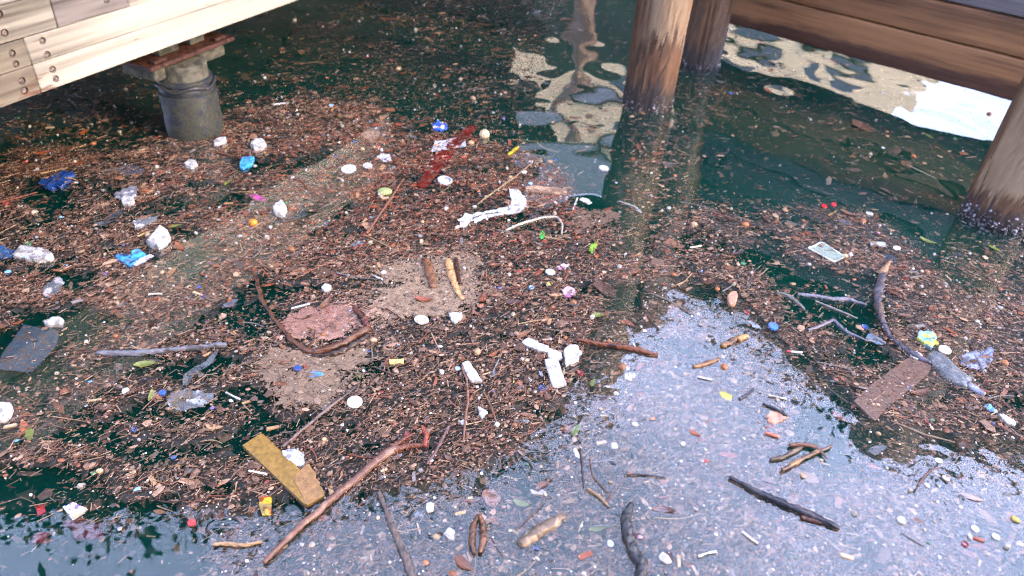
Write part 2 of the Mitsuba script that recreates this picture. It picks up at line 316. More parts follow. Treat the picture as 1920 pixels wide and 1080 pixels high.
SKYZONE = shapely.Polygon([(-0.167, 1.791), (0.043, 1.937), (0.254, 2.261), (0.451, 2.971), (0.801, 3.219), (1.129, 3.185), (1.306, 2.695), (1.506, 2.398), (1.625, 2.221), (2.746, 2.176), (2.212, 1.387), (-1.892, 1.096), (-2.16, 1.444), (-0.964, 1.551), (-0.448, 1.719)])
VIEW = shapely.Polygon([(-1.833, 1.1), (2.175, 1.384), (4.073, 4.794), (4.176, 6.51), (2.437, 8.369), (1.099, 8.892), (-2.474, 8.193), (-3.194, 6.407), (-3.816, 4.746), (-4.073, 4.105)])

GX0, GY0, GS = -6.0, 0.8, 0.02
gx, gy = np.meshgrid(np.arange(GX0, 6.0, GS), np.arange(GY0, 10.2, GS), indexing='ij')
warp = np.column_stack([gx.ravel(), gy.ravel(), np.zeros(gx.size)])
wx = gx.ravel() + 0.16 * (meshkit.fbm(warp * 3.1, 3, 2) - 0.5); wy = gy.ravel() + 0.16 * (meshkit.fbm(warp * 3.1, 3, 9) - 0.5)
inside = lambda p: shapely.contains_xy(p, wx, wy).reshape(gx.shape)
dens = np.full(gx.shape, 0.02)
for p, k in NEAR: dens[inside(p)] = k
dens[inside(RAFT)] = 1.0
for p, k in GAPS: dens[inside(p)] = k
from scipy.ndimage import gaussian_filter, map_coordinates
dens = gaussian_filter(dens, 2.2)
clump = meshkit.fbm(warp @ np.array([[3.6, -3.4, 0], [2.0, 8.0, 0], [0, 0, 1]]) + 3, 4, 11).reshape(gx.shape)
hole = meshkit.fbm(warp @ np.array([[5.0, -3.0, 0], [3.0, 10.0, 0], [0, 0, 1]]) + 17, 4, 31).reshape(gx.shape)
loose = np.clip(0.55 - 0.35 * gx, 0.12, 1.0)
dens = np.clip(dens * (0.30 + 1.35 * np.clip((clump - 0.22) / 0.45, 0, 1)) * (1 - 0.80 * loose * np.clip((hole - 0.555) / 0.06, 0, 1)), 0, 1.25)
sedw = np.zeros(gx.shape); sedc = np.zeros(gx.shape + (3,))
for p, c in SED:
    w = gaussian_filter(inside(p).astype(float), 3); sedw = np.maximum(sedw, w); sedc += w[..., None] * np.array(c)
sedc /= np.maximum(sedw, 1e-6)[..., None] + (sedw < 1e-6)[..., None]
calm0 = gaussian_filter(inside(RAFT).astype(float), 1.0)
calm = gaussian_filter(np.clip(dens, 0, 1), 8)
def look_up(g, x, y): return map_coordinates(g, [(np.asarray(x) - GX0) / GS, (np.asarray(y) - GY0) / GS], order=1, mode='nearest')
red = np.clip(1.15 - np.hypot((gx + 0.55) / 1.5, (gy - 4.0) / 1.3), 0, 1) * 0.8 + np.clip(1.0 - np.hypot((gx - 0.45) / 0.35, (gy - 3.95) / 0.4), 0, 1)
grey = np.clip((gx - 0.4) / 1.0, 0, 1) * np.clip((2.9 - gy) / 0.8, 0, 1)

# ---------------------------------------------------------------- the setting: water
xs = np.r_[np.arange(-5.4, -3.0, 0.035), np.arange(-3.0, 3.2, 0.0135), np.arange(3.2, 5.6, 0.03)]; ys = [0.7]
while ys[-1] < 11: ys.append(ys[-1] + 0.0078 * max(ys[-1], 1.5))
ys = np.array(ys); X, Y = np.meshgrid(xs, ys, indexing='ij')
still = np.clip(look_up(calm, X, Y), 0, 1); ripple = 0.08 + 0.92 * (1 - still) ** 1.3
ripple *= 0.30 + 0.70 * np.clip((Y - 3.0) / 2.0, 0, 1) + 0.9 * np.clip(1.2 - np.abs(Y - 5.9 + 0.65 * (X - 2.6)) / 0.9, 0, 1) * (X > 1.2) + 0.8 * np.exp(-((X - 0.55) / 0.75) ** 2 - ((Y - 5.6) / 1.3) ** 2)
pw = np.stack([X, Y, 0 * X], -1)
Z = ripple * (0.020 * (meshkit.noise(pw * [2.3, 1.5, 0] + 5, 21) - 0.5) + 0.007 * (meshkit.noise(pw * [4.6, 3.4, 0] + 2, 27) - 0.5) + 0.0016 * (meshkit.noise(pw * [9.0, 8.0, 0], 33) - 0.5))
Z += (0.0009 * (meshkit.noise(pw * [17.0, 21.0, 0], 12) - 0.5) + 0.0005 * (meshkit.noise(pw * [30.0, 36.0, 0], 15) - 0.5)) * np.clip(look_up(dens, X, Y), 0.15, 1)
ex = np.r_[-400, -60, xs[0] - 4, xs, xs[-1] + 4, 60, 400]; ey = np.r_[-400, -40, -4, ys, ys[-1] + 4, 60, 400]
Z = np.pad(Z, 3); EX, EY = np.meshgrid(ex, ey, indexing='ij'); n1, n2 = EX.shape
i, j = np.meshgrid(np.arange(n1 - 1), np.arange(n2 - 1), indexing='ij'); a = (i * n2 + j).ravel()
wf = np.vstack([np.stack([a, a + n2, a + n2 + 1], 1), np.stack([a, a + n2 + 1, a + 1], 1)])
tag(obj('water', (np.column_stack([EX.ravel(), EY.ravel(), Z.ravel()]), wf), 'm_water', smooth=True), kind='structure')
scene['water']['interior'] = {'type': 'ref', 'id': 'murk'}
dv = np.array([[-400, -400, -0.9], [400, -400, -0.9], [400, 400, -0.55], [-400, 400, -0.9]])
tag(obj('seabed', (dv, np.array([[0, 1, 2], [0, 2, 3]])), 'm_mud'), kind='structure')

# ---------------------------------------------------------------- the timber wharf at the left, with its bolts
wharf = thing('timber_wharf', 'pale weathered timber wharf edge with bolted boards over the dark water', 'wharf')
ROWS = [(0.633, 0.777), (0.780, 0.909), (0.912, 1.075), (1.078, 1.24)]
CUTS = [[-3.0, 0.232, 3.4], [-3.0, 0.229, 3.4], [-3.0, 0.423, 0.868, 3.4], [-3.0, 1.3, 3.4]]
BOLTS = [(0.153, 0.722), (0.150, 0.674), (0.327, 0.727), (0.328, 0.677), (0.150, 0.860), (0.150, 0.808), (0.320, 0.874), (0.323, 0.803), (0.150, 0.957), (0.155, 1.042), (0.736, 0.977)]
MATS = [['m_pale_timber_c', 'm_pale_timber'], ['m_pale_timber_c', 'm_pale_timber'], ['m_pale_timber', 'm_pale_timber_b', 'm_pale_timber'], ['m_pale_timber_b', 'm_pale_timber']]
sd = 0
for (za, zz), cut, ms in zip(ROWS, CUTS, MATS):
    for s0, s1, mt in zip(cut[:-1], cut[1:], ms):
        sd += 1
        L = s1 - s0 - 0.0035
        o = FP * [1, 1, 0] + FD * (s0 + s1) / 2 - FN * (0.05 + 0.0015 * (sd % 3)) + [0, 0, (za + zz) / 2]
        b = place(box_mesh(L, 0.10, zz - za, 0.005), FD, o)
        for bs_, bz in BOLTS:
            if s0 < bs_ < s1 and za < bz < zz:
                h = m3.Manifold.cylinder(0.04, 0.0185, 0.0185, 28, True).rotate((90, 0, 0))
                b = b - place(h, FD, FP * [1, 1, 0] + FD * bs_ + [0, 0, bz])
        b = fine(b, 0.06, 0.0022, 6.0, sd) if L < 9 else b
        k = obj('board', b, mt, wharf, smooth=28)
        if sd == 1: tag(k, 'olive grey lower board stained red brown by its bolts')
for bs_, bz in BOLTS:
    h = m3.Manifold.cylinder(0.010, 0.0150, 0.0135, 6, True).rotate((90, 0, 0)) + m3.Manifold.cylinder(0.004, 0.0172, 0.0172, 20, True).rotate((90, 0, 0)).translate((0, 0.006, 0))
    obj('bolt', place(h, FD, FP * [1, 1, 0] + FD * bs_ - FN * 0.013 + [0, 0, bz]), 'm_bolt', wharf)
obj('deck', place(box_mesh(5.8, 3.2, 0.10, 0.01), FD, FP * [1, 1, 0] + FD * (-0.15) - FN * 1.75 + [0, 0, 1.20]), 'm_dark_timber', wharf)
for q in np.arange(-2.4, 2.6, 0.62):
    obj('joist', place(box_mesh(0.12, 3.0, 0.26, 0.008), FD, FP * [1, 1, 0] + FD * q - FN * 1.72 + [0, 0, 1.01]), 'm_dark_timber', wharf)
obj('stringer', place(box_mesh(5.6, 0.2, 0.2, 0.01), FD, FP * [1, 1, 0] + FD * (-0.1) - FN * 0.30 + [0, 0, 0.76]), 'm_dark_timber', wharf)

# the dark sleeved pile that carries it
pc = FP * [1, 1, 0] + FD * 1.262 - FN * 0.135
sp = thing('wharf_pile', 'dark grey sleeved pile with a rusty plate on top holding up the pale timber wharf', 'pile')
def drum(profile, c, n=40): 
    v, f = lathe(profile, n); return v + c, f
def rough_drum(profile, c, amp, seed, n=64):
    v, f = drum(profile, c, n); d = v - c; r = np.hypot(d[:, 0], d[:, 1]); k = r > 0.02
    v[k, :2] += (d[k, :2] / r[k, None]) * (amp * 2 * (meshkit.fbm(v[k] * 14, 3, seed) - 0.5))[:, None]; return v, f
zz = np.linspace(-0.92, 0.285, 20)
obj('sleeve', rough_drum([(0, -0.92)] + [(0.176 + 0.003 * math.sin(z * 30), z) for z in zz] + [(0.165, 0.295), (0, 0.295)], pc, 0.007, 3), 'm_sleeve', sp, smooth=40)
obj('collar', rough_drum([(0, 0.29), (0.166, 0.29), (0.170, 0.302), (0.170, 0.322), (0.163, 0.330), (0.158, 0.345), (0.166, 0.352), (0.166, 0.372), (0.155, 0.378), (0, 0.378)], pc, 0.006, 5), 'm_sleeve', sp, smooth=40)
obj('neck', rough_drum([(0, 0.37), (0.148, 0.37), (0.146, 0.402), (0.144, 0.470), (0, 0.470)], pc, 0.004, 6), 'm_concrete', sp, smooth=40)
ci = FP * [1, 1, 0]
obj('crosshead', fine(place(box_mesh(0.60, 0.27, 0.085, 0.008), FD, ci + FD * 1.335 - FN * 0.265 + [0, 0, 0.4425]), 0.03, 0.004, 20, 4), 'm_concrete', sp, smooth=35)
obj('plate', fine(place(box_mesh(0.71, 0.38, 0.026, 0.003), FD, ci + FD * 1.345 - FN * 0.285 + [0, 0, 0.499]), 0.03, 0.003, 14, 8), 'm_rust', sp, smooth=35)
for q, w in ((1.235, 0.16), (1.475, 0.125)):
    obj('block', fine(place(box_mesh(w, 0.22, 0.125, 0.006), FD, ci + FD * q - FN * 0.30 + [0, 0, 0.575]), 0.03, 0.003, 20, 4), 'm_concrete', sp, smooth=35)
for q, w, rz in ((1.09, 0.02, 0.2), (1.60, 0.016, -0.3)):
    obj('clip', place(box_mesh(0.10, 0.03, 0.02, 0.003), FD, ci + FD * q - FN * 0.13 + [0, 0, 0.523]), 'm_rust', sp)
# a turn of dark rope on the collar
rp = [pc + [0.178 * math.cos(t), 0.178 * math.sin(t), 0.338 + 0.012 * math.sin(5 * t)] for t in np.linspace(0, 2 * math.pi, 40)]
v, f = tube(rp, 0.011, 8, 0.3, 3)
obj('rope', (v, f), 'm_wet_wood', sp, smooth=True, color=tint(v, (0.03, 0.03, 0.032), 0.5, 80, 3, (0.13, 0.12, 0.11), 0.7))

# ---------------------------------------------------------------- timber piles
def timber_pile(x, y, r0, r1, top, mat, label, seed, lean=(0, 0)):
    t = thing('timber_pile', label, 'pile')
    n, zs = 72, np.r_[np.linspace(-0.92, 0.9, 40), np.linspace(1.0, top, 8)]
    prof = [(0, zs[0])] + [(np.interp(z, [-0.92, top], [r0, r1]), z) for z in zs] + [(r1 * 0.9, top + 0.01), (0, top + 0.01)]
    v, f = lathe(prof, n)
    a = np.arctan2(v[:, 1], v[:, 0]); r = np.hypot(v[:, 0], v[:, 1]); k = r > 0.03
    u = np.column_stack([np.cos(a) * 2.2, np.sin(a) * 2.2, v[:, 2] * 1.1]); w = np.column_stack([np.cos(a) * 9, np.sin(a) * 9, v[:, 2] * 1.5])
    dr_ = 0.030 * (meshkit.fbm(u, 3, seed) - 0.5) + 0.012 * (meshkit.fbm(w, 3, seed + 3) - 0.5) - 0.010 * (meshkit.noise(w * [1, 1, 0.5], seed + 8) > 0.8)
    v[k, 0] += np.cos(a[k]) * dr_[k]; v[k, 1] += np.sin(a[k]) * dr_[k]
    v[:, 0] += x + lean[0] * v[:, 2]; v[:, 1] += y + lean[1] * v[:, 2]
    obj('trunk', (v, f), mat, t, smooth=50)
    # shells crusted round the waterline: too small to pick apart
    g = np.random.default_rng(seed); bv, bf, bc = [], [], []
    ico = trimesh.creation.icosphere(1, 1.0); iv, it = np.array(ico.vertices), np.array(ico.faces)
    for q in range(300 if x < 2 else 620):
        an = g.uniform(0, 2 * math.pi); z = g.normal(-0.02 if x < 2 else 0.015, 0.045) - abs(g.normal(0, 0.02)); s = g.uniform(0.004, 0.012)
        rr = np.interp(z, [-0.92, top], [r0, r1]) + 0.004
        m = iv * [s, s * g.uniform(0.5, 1), s * g.uniform(0.4, 0.9)] * (1 + 0.35 * (g.random((len(iv), 1)) - 0.5))
        m = turn(m, g.uniform(0, 6), g.uniform(-1, 1), an, (x + rr * math.cos(an), y + rr * math.sin(an), z))
        bf.append(it + len(iv) * q); bv.append(m); c = g.choice([0.03, 0.05, 0.08, 0.14, 0.28]); bc.append(np.tile(np.array([c, c * 0.95, c * 1.0]), (len(iv), 1)))
    tag(obj('barnacle_crust', (np.vstack(bv), np.vstack(bf)), 'm_litter', t, color=np.vstack(bc)), kind='stuff')
    return t
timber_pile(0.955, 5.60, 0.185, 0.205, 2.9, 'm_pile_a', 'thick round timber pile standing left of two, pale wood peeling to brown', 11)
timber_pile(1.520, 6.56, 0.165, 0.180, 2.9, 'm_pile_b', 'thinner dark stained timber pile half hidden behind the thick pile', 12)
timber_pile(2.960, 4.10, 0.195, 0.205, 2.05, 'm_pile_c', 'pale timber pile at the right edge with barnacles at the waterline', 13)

# ---------------------------------------------------------------- timber beam wall behind them
bw = thing('timber_beam_wall', 'brown wall of heavy horizontal timber beams behind the right hand pile', 'wall')
zs = [0.217, 0.523, 0.790, 1.07, 1.35, 1.62, 1.9]
for k in range(6):
    o = BP + BD * 0.75 + BN * (0.11 + 0.004 * (k % 2)) + [0, 0, (zs[k] + zs[k + 1]) / 2]
    b = fine(place(box_mesh(4.5, 0.22, zs[k + 1] - zs[k] - 0.007, 0.014), BD, o), 0.07, 0.010, 3.2, 30 + k)
    key = obj('beam', b, 'm_beam' if k < 2 else 'm_beam_grey', bw, smooth=40)
    if k == 0: tag(key, 'lowest beam, wet and reddish along its underside')
for q in (-0.9, 0.9, 2.6):
    obj('post', place(box_mesh(0.18, 0.18, 1.6, 0.01), BD, BP + BD * q + BN * 0.33 + [0, 0, 1.1]), 'm_dark_timber', bw)

# ---------------------------------------------------------------- what the water mirrors: added deck, vine and back wall, and the sunny building across the basin
def deck(name, label, cat, poly, z, t):
    m = trimesh.creation.extrude_polygon(shapely.Polygon(poly), t, engine='earcut'); m.apply_translation([0, 0, z])
    return tag(obj(name, m, 'm_dark_timber'), label, cat)
deck('added_deck', 'dark unseen deck added overhead beyond the piles, shaped to cut the mirrored sky', 'deck',
     [(-7, 3.75), (-2.3, 4.07), (-0.2, 4.78), (0.55, 5.48), (1.15, 7.3), (1.9, 7.85), (2.8, 7.8), (3.7, 5.95), (4.0, 5.45), (9, 5.2), (9, 9.4), (-7, 9.4)], 3.2, 0.25)  # unseen deck added; its notched outline sets where mirrored sky begins
vine = thing('added_vine', 'leafy vine added along the front edge of the unseen deck to soften its mirrored outline', 'vine')  # vine added only to break up the hard mirrored deck edge
edge = np.array([(-4.2, 3.93), (-2.3, 4.07), (-0.2, 4.78), (0.55, 5.48), (1.15, 7.3), (1.9, 7.85), (2.8, 7.8), (3.7, 5.95), (4.0, 5.45), (6.5, 5.3)])
g = np.random.default_rng(77); el = spline(edge, 160)
v, f = tube(np.column_stack([el, 3.46 + 0.03 * np.sin(np.arange(160))]), 0.025, 7, 0.3, 3)
obj('stem', (v, f), 'm_wet_wood', vine, smooth=True, color=tint(v, (0.05, 0.035, 0.025)))
k = g.integers(0, 160, 5200); clus = 0.10 + 0.26 * meshkit.noise(np.column_stack([el[k] * 1.7, k * 0.0]), 5)
lp = np.column_stack([el[k] + g.normal(0, 1, (5200, 2)) * clus[:, None], 3.35 + g.normal(0, 0.16, 5200)])
LV = np.array([[-0.5, 0, 0], [-0.1, 0.3, 0.06], [0.5, 0, -0.08], [-0.1, -0.3, 0.06]]); LF = np.array([[0, 3, 1], [1, 3, 2]])
V, F = [], []
for n_, p_ in enumerate(lp):
    V.append(turn(LV * g.uniform(0.05, 0.11), g.uniform(0, 6.3), g.normal(0, 0.7), g.uniform(0, 6.3), p_)); F.append(LF + 4 * n_)
V = np.vstack(V)
tag(obj('foliage', (V, np.vstack(F)), 'm_leaf', vine, color=tint(V, (0.045, 0.055, 0.02))), kind='stuff')
bs_ = thing('added_back_wall', 'unseen dark timber wall added behind the floating litter to darken what the water mirrors', 'wall')  # unseen wall added as a blocker so open water mirrors dark
for k in range(9):
    obj('plank', fine(box_mesh(9.0, 0.1, 0.335, 0.01).translate((-4.45 + (0.0, 0.14, -0.22, 0.08, 0.3, -0.1, 0.16, 0.02, 0.2)[k], 9.0 + 0.006 * (k % 2), 0.30 + 0.345 * k)), 0.2), 'm_dark_timber', bs_)
sh = thing('added_shed', 'long unseen timber shed added behind the viewer to shade the water', 'shed')  # unseen sky blocker added behind the camera to deepen the far shade
obj('wall', box_mesh(30, 0.3, 7.0, 0.02).translate((-9.5, -4.2, 4.1)), 'm_dark_timber', sh)
obj('roof', box_mesh(31, 7.0, 0.3, 0.02).translate((-9.5, -7.2, 7.8)), 'm_dark_timber', sh)
qd = thing('quay_deck', 'plank deck of the quay on which the viewer stands', 'deck')
for k in range(30):
    obj('plank', box_mesh(18, 0.148, 0.06, 0.005).translate((-4.0, 0.72 - 0.152 * k, 0.57 + 0.002 * (k % 2))), 'm_dark_timber', qd)
qw = thing('quay_wall', 'dark weedy quay wall across the basin below the cream building', 'wall')
obj('face', fine(box_mesh(33, 2.0, 4.4, 0.05).translate((-13.5, 17.2, 1.45)), 1.0, 0.05, 2.0, 5), 'm_quay', qw)
obj('face', fine(box_mesh(30, 2.0, 4.4, 0.05).translate((18.1, 17.2, -0.1)), 1.0, 0.05, 2.0, 6), 'm_quay', qw)
v, f = tube([[0.95, 14.0, z] for z in np.linspace(-0.5, 3.9, 12)], 0.17, 14, 0.12, 4)
tag(obj('mooring_post', (v, f), 'm_wet_wood', smooth=True, color=tint(v, (0.15, 0.07, 0.035))), 'reddish mooring post across the basin, mirrored as a thin wavering column', 'post')
fb = thing('far_building', 'sunny cream building across the basin, seen mirrored under the beams', 'building')
obj('wall', box_mesh(11.5, 4.0, 3.6, 0.02).translate((3.25, 19.0, 3.65)), 'm_cream', fb)
obj('roof', m3.Manifold.hull_points(np.array([[x, y, z] for x in (-2.7, 8.9) for y, z in ((16.8, 5.46), (16.8, 5.6), (21, 9.9), (21.2, 5.46))])), 'm_slate', fb)
for q, wd in ((-0.9, 0.5), (2.6, 0.7), (3.7, 0.9), (5.0, 1.0), (6.4, 0.5), (7.4, 0.8)):
    w = obj('window', box_mesh(wd, 0.06, 0.75, 0.01).translate((q, 16.985, 4.25 if q < 3 else 3.5)), 'm_window', fb)
    obj('sill', box_mesh(wd + 0.12, 0.12, 0.08, 0.01).translate((q, 16.95, 3.82 if q < 3 else 3.07)), 'm_quay', w)

# ---------------------------------------------------------------- fine litter afloat: fibres, flakes and specks too small to count
BROWN = np.array([lin(h) for h in ('#5a4030', '#6b4b36', '#4a3324', '#7a5a42', '#8a6a50', '#3a281d', '#63402c', '#74452e', '#8a6a50', '#54483f', '#5e4534', '#4f3a2a', '#92755a')])
REDS = np.array([lin(h) for h in ('#7a3a24', '#8a4228', '#5e2c1e', '#96502f', '#6b3322')])
GREYS = np.array([lin(h) for h in ('#6c6460', '#7d7672', '#58504c', '#8d8680', '#5d5450', '#75685e')])

def scatter(n, seed, power=1.0):
    """n places afloat, crowded as the litter is"""
    g = np.random.default_rng(seed); lo, hi = VIEW.bounds[:2], VIEW.bounds[2:]; out = []
    while sum(map(len, out)) < n:
        p = g.uniform(lo, hi, (60000, 2)); d = look_up(dens, p[:, 0], p[:, 1])
        near = 1.0 / (1 + (np.hypot(p[:, 0], p[:, 1]) / 3.2) ** 1.6)
        keep = (g.random(len(p)) < d ** power * near * 1.1) & shapely.contains_xy(VIEW, p[:, 0], p[:, 1])
        out.append(p[keep])
    return np.vstack(out)[:n]

def paint(p, g, lift=1.0):
    n = len(p); c = BROWN[g.integers(0, len(BROWN), n)].copy()
    r = g.random(n) < look_up(red, p[:, 0], p[:, 1]) * 0.38; c[r] = REDS[g.integers(0, len(REDS), r.sum())]
    w = look_up(sedw, p[:, 0], p[:, 1]) * 0.75; s = np.column_stack([look_up(sedc[..., k], p[:, 0], p[:, 1]) for k in range(3)])
    c = c * (1 - w[:, None]) + s * w[:, None] * g.uniform(0.7, 1.25, (n, 1))
    return np.clip(c * g.uniform(0.55, 1.35, (n, 1)) * [1.18, 1.26, 1.34] * lift, 0.003, 0.85)

def flow(p): return 0.30 - 0.75 * np.clip((p[:, 0] - 0.3) / 1.6, -0.3, 1) + 0.5 * (meshkit.noise(np.column_stack([p * 1.7, p[:, 0] * 0]), 3) - 0.5) * 2

def swarm(template, faces, p, size, yaw, tilt, z, col, jit, g, axis_az=None):
    n, m = len(p), len(template)
    v = template[None] * size[:, None, :]
    v = v * (1 + jit * (g.random((n, m, 1)) - 0.5))
    c, s = np.cos(yaw)[:, None], np.sin(yaw)[:, None]; tx, ty = np.tan(tilt[:, 0])[:, None], np.tan(tilt[:, 1])[:, None]
    zz = v[..., 2] + v[..., 0] * tx + v[..., 1] * ty
    w = np.stack([v[..., 0] * c - v[..., 1] * s + p[:, :1], v[..., 0] * s + v[..., 1] * c + p[:, 1:2], zz + z[:, None]], -1)
    f = faces[None] + (np.arange(n) * m)[:, None, None]
    cc = np.repeat(col[:, None], m, 1) * (1 + 0.3 * (g.random((n, m, 1)) - 0.5))
    return w.reshape(-1, 3), f.reshape(-1, 3), np.clip(cc, 0, 0.9).reshape(-1, 3)

FIB_V = np.array([[-0.5, 0.45, 0], [-0.5, -0.45, 0], [-0.45, 0, 0.7], [0.5, 0.35, 0], [0.5, -0.3, 0], [0.46, 0.05, 0.6]])
FIB_F = np.array([[0, 2, 1], [3, 4, 5], [0, 1, 4], [0, 4, 3], [1, 2, 5], [1, 5, 4], [2, 0, 3], [2, 3, 5]])
hx = np.arange(5) * np.pi / 2.5
FLK_V = np.vstack([np.column_stack([0.5 * np.cos(hx), 0.5 * np.sin(hx), np.zeros(5)]), [[0.05, 0, 1.0], [0, 0.03, -0.5]]])
FLK_F = np.array([[k, (k + 1) % 5, 5] for k in range(5)] + [[(k + 1) % 5, k, 6] for k in range(5)])
ICO = trimesh.creation.icosahedron(); ICO_V, ICO_F = np.array(ICO.vertices), np.array(ICO.faces)

def litter(name, label, n, seed, kind, bsdf='m_litter'):
    g = np.random.default_rng(seed); p = scatter(n, seed + 1, {'bead': 0.75, 'sunken': 0.25}.get(kind, 1.0))
    far = 0.8 + 0.12 * np.hypot(p[:, 0], p[:, 1])
    if kind == 'sunken':
        L = np.exp(g.normal(-3.7, 0.5, n)) * far; s = np.column_stack([L, L * g.uniform(0.15, 0.7, n), g.uniform(0.001, 0.003, n)])
        r = swarm(FLK_V, FLK_F, p, s, flow(p) + g.normal(0, 1, n), g.normal(0, 0.2, (n, 2)), -0.02 - 0.12 * g.random(n) ** 1.6, paint(p, g), 0.5, g)
    elif kind == 'fibre':
        L = np.exp(g.normal(-4.2, 0.62, n)) * far; s = np.column_stack([L, np.clip(L * g.uniform(0.06, 0.16, n), 0.0012, 0.005), g.uniform(0.0012, 0.003, n)])
        yaw = flow(p) + g.normal(0, 0.75, n); tl = g.normal(0, 0.06, (n, 2)); z = -0.006 + 0.0125 * g.random(n) ** 1.4 - 0.022 * shapely.contains_xy(SKYZONE, p[:, 0], p[:, 1])
        r = swarm(FIB_V, FIB_F, p, s, yaw, tl, z, paint(p, g), 0.25, g)
    elif kind == 'flake':
        L = np.exp(g.normal(-4.75, 0.6, n)) * far; s = np.column_stack([L, L * g.uniform(0.35, 0.9, n), g.uniform(0.0008, 0.003, n)])
        yaw = flow(p) + g.normal(0, 0.9, n); tl = g.normal(0, 0.10, (n, 2)); z = -0.006 + 0.0115 * g.random(n) ** 1.4 - 0.022 * shapely.contains_xy(SKYZONE, p[:, 0], p[:, 1])
        r = swarm(FLK_V, FLK_F, p, s, yaw, tl, z, paint(p, g), 0.55, g)
    else:
        L = np.exp(g.normal(-5.75, 0.42, n)) * far; s = np.column_stack([L, L * g.uniform(0.6, 1, n), L * g.uniform(0.4, 0.8, n)])
        c = np.array([lin(h) for h in ('#e9e6df', '#d9d4c8', '#c8bfae', '#b7a48c', '#f2f0ea')])[g.integers(0, 5, n)] * g.uniform(0.3, 0.75, (n, 1))
        r = swarm(ICO_V, ICO_F, p, s, g.uniform(0, 6, n), g.normal(0, 0.1, (n, 2)), g.uniform(-0.001, 0.003, n), c, 0.3, g)
    tag(obj(name, r[:2], bsdf, color=r[2]), label, 'litter', kind='stuff')

# the soft mat of sediment and pulp that hangs just under the surface
cell = 0.016
mx, my = np.meshgrid(np.arange(-5.0, 5.2, cell), np.arange(0.9, 8.6, cell), indexing='ij')
q = np.column_stack([mx.ravel(), my.ravel(), 0 * mx.ravel()]); g = np.random.default_rng(3)
dm = look_up(dens, mx, my) * np.where(look_up(calm0, mx, my) > 0.5, 1, 0.45) + 0.55 * (meshkit.fbm(q * 13, 3, 4).reshape(mx.shape) - 0.5) + 0.5 * (meshkit.noise(q * 42, 6).reshape(mx.shape) - 0.5)
mz = -0.016 + 0.010 * (meshkit.fbm(q * 24, 3, 8).reshape(mx.shape) - 0.5) - 0.10 * np.clip(0.58 - dm, 0, 1)
pm = np.array([0.034, 0.024, 0.017]) * (0.6 + 0.8 * meshkit.fbm(q * 30, 3, 17)[:, None]) * g.uniform(0.7, 1.3, (len(q), 1))
mz = mz - 0.03 * shapely.contains_xy(SKYZONE, mx.ravel(), my.ravel()).reshape(mx.shape)
jx = mx + g.uniform(-0.3, 0.3, mx.shape) * cell; jy = my + g.uniform(-0.3, 0.3, mx.shape) * cell
n1, n2 = mx.shape; i, j = np.meshgrid(np.arange(n1 - 1), np.arange(n2 - 1), indexing='ij'); a = (i * n2 + j).ravel()
dq = (dm[:-1, :-1] + dm[1:, :-1] + dm[:-1, 1:] + dm[1:, 1:]).ravel() / 4
a = a[(dq > 0.42) & shapely.contains_xy(VIEW.buffer(0.1), mx.ravel()[a], my.ravel()[a])]
mf = np.vstack([np.stack([a, a + n2, a + n2 + 1], 1), np.stack([a, a + n2 + 1, a + 1], 1)])
used, inv = np.unique(mf, return_inverse=True)
tag(obj('litter_mat', (np.column_stack([jx.ravel(), jy.ravel(), mz.ravel()])[used], inv.reshape(-1, 3)), 'm_litter', smooth=True, color=pm[used]), 'soft brown mat of pulp and sediment hanging under the floating litter', 'litter', kind='stuff')
# pale powdery pulp that has settled on top of the raft in a few places
cell = 0.007
sx0, sy0, sx1, sy1 = shapely.MultiPoint(np.vstack([np.array(p.exterior.coords) for p, c in SED])).bounds
mx, my = np.meshgrid(np.arange(sx0 - 0.1, sx1 + 0.1, cell), np.arange(sy0 - 0.1, sy1 + 0.1, cell), indexing='ij')
q = np.column_stack([mx.ravel(), my.ravel(), 0 * mx.ravel()]); g = np.random.default_rng(5)
dm = look_up(sedw, mx, my) + 1.0 * (meshkit.fbm(q * 9, 5, 14).reshape(mx.shape) - 0.5) + 0.45 * (meshkit.noise(q * 95, 16).reshape(mx.shape) - 0.5)
mz = 0.0004 + 0.0045 * (meshkit.fbm(q * 55, 3, 8).reshape(mx.shape) - 0.45)
pm = np.column_stack([look_up(sedc[..., k], q[:, 0], q[:, 1]) for k in range(3)]) * (0.75 + 0.5 * meshkit.fbm(q * 60, 3, 5)[:, None]) * g.uniform(0.8, 1.2, (len(q), 1))
n1, n2 = mx.shape; i, j = np.meshgrid(np.arange(n1 - 1), np.arange(n2 - 1), indexing='ij'); a = (i * n2 + j).ravel()
a = a[((dm[:-1, :-1] + dm[1:, 1:]).ravel() / 2 > 0.70)]
mf = np.vstack([np.stack([a, a + n2, a + n2 + 1], 1), np.stack([a, a + n2 + 1, a + 1], 1)])
used, inv = np.unique(mf, return_inverse=True)
tag(obj('pulp_patch', (np.column_stack([mx.ravel(), my.ravel(), mz.ravel()])[used], inv.reshape(-1, 3)), 'm_litter', smooth=True, color=np.clip(pm[used], 0.01, 0.9)), 'pale tan powdery pulp settled on the middle of the raft', 'litter', kind='stuff')
litter('twig_litter', 'fine brown broken twigs and fibres covering the water in a raft', 95000, 101, 'fibre')
litter('leaf_litter', 'crumbled brown leaf and bark flakes packed in the floating raft', 80000, 202, 'flake')
litter('foam_bead_litter', 'tiny pale foam beads and specks dotted all over the litter', 5000, 303, 'bead', 'm_litter')
litter('sunken_litter', 'murky shreds of leaf sunk below the surface in the gaps of the raft', 12000, 404, 'sunken')

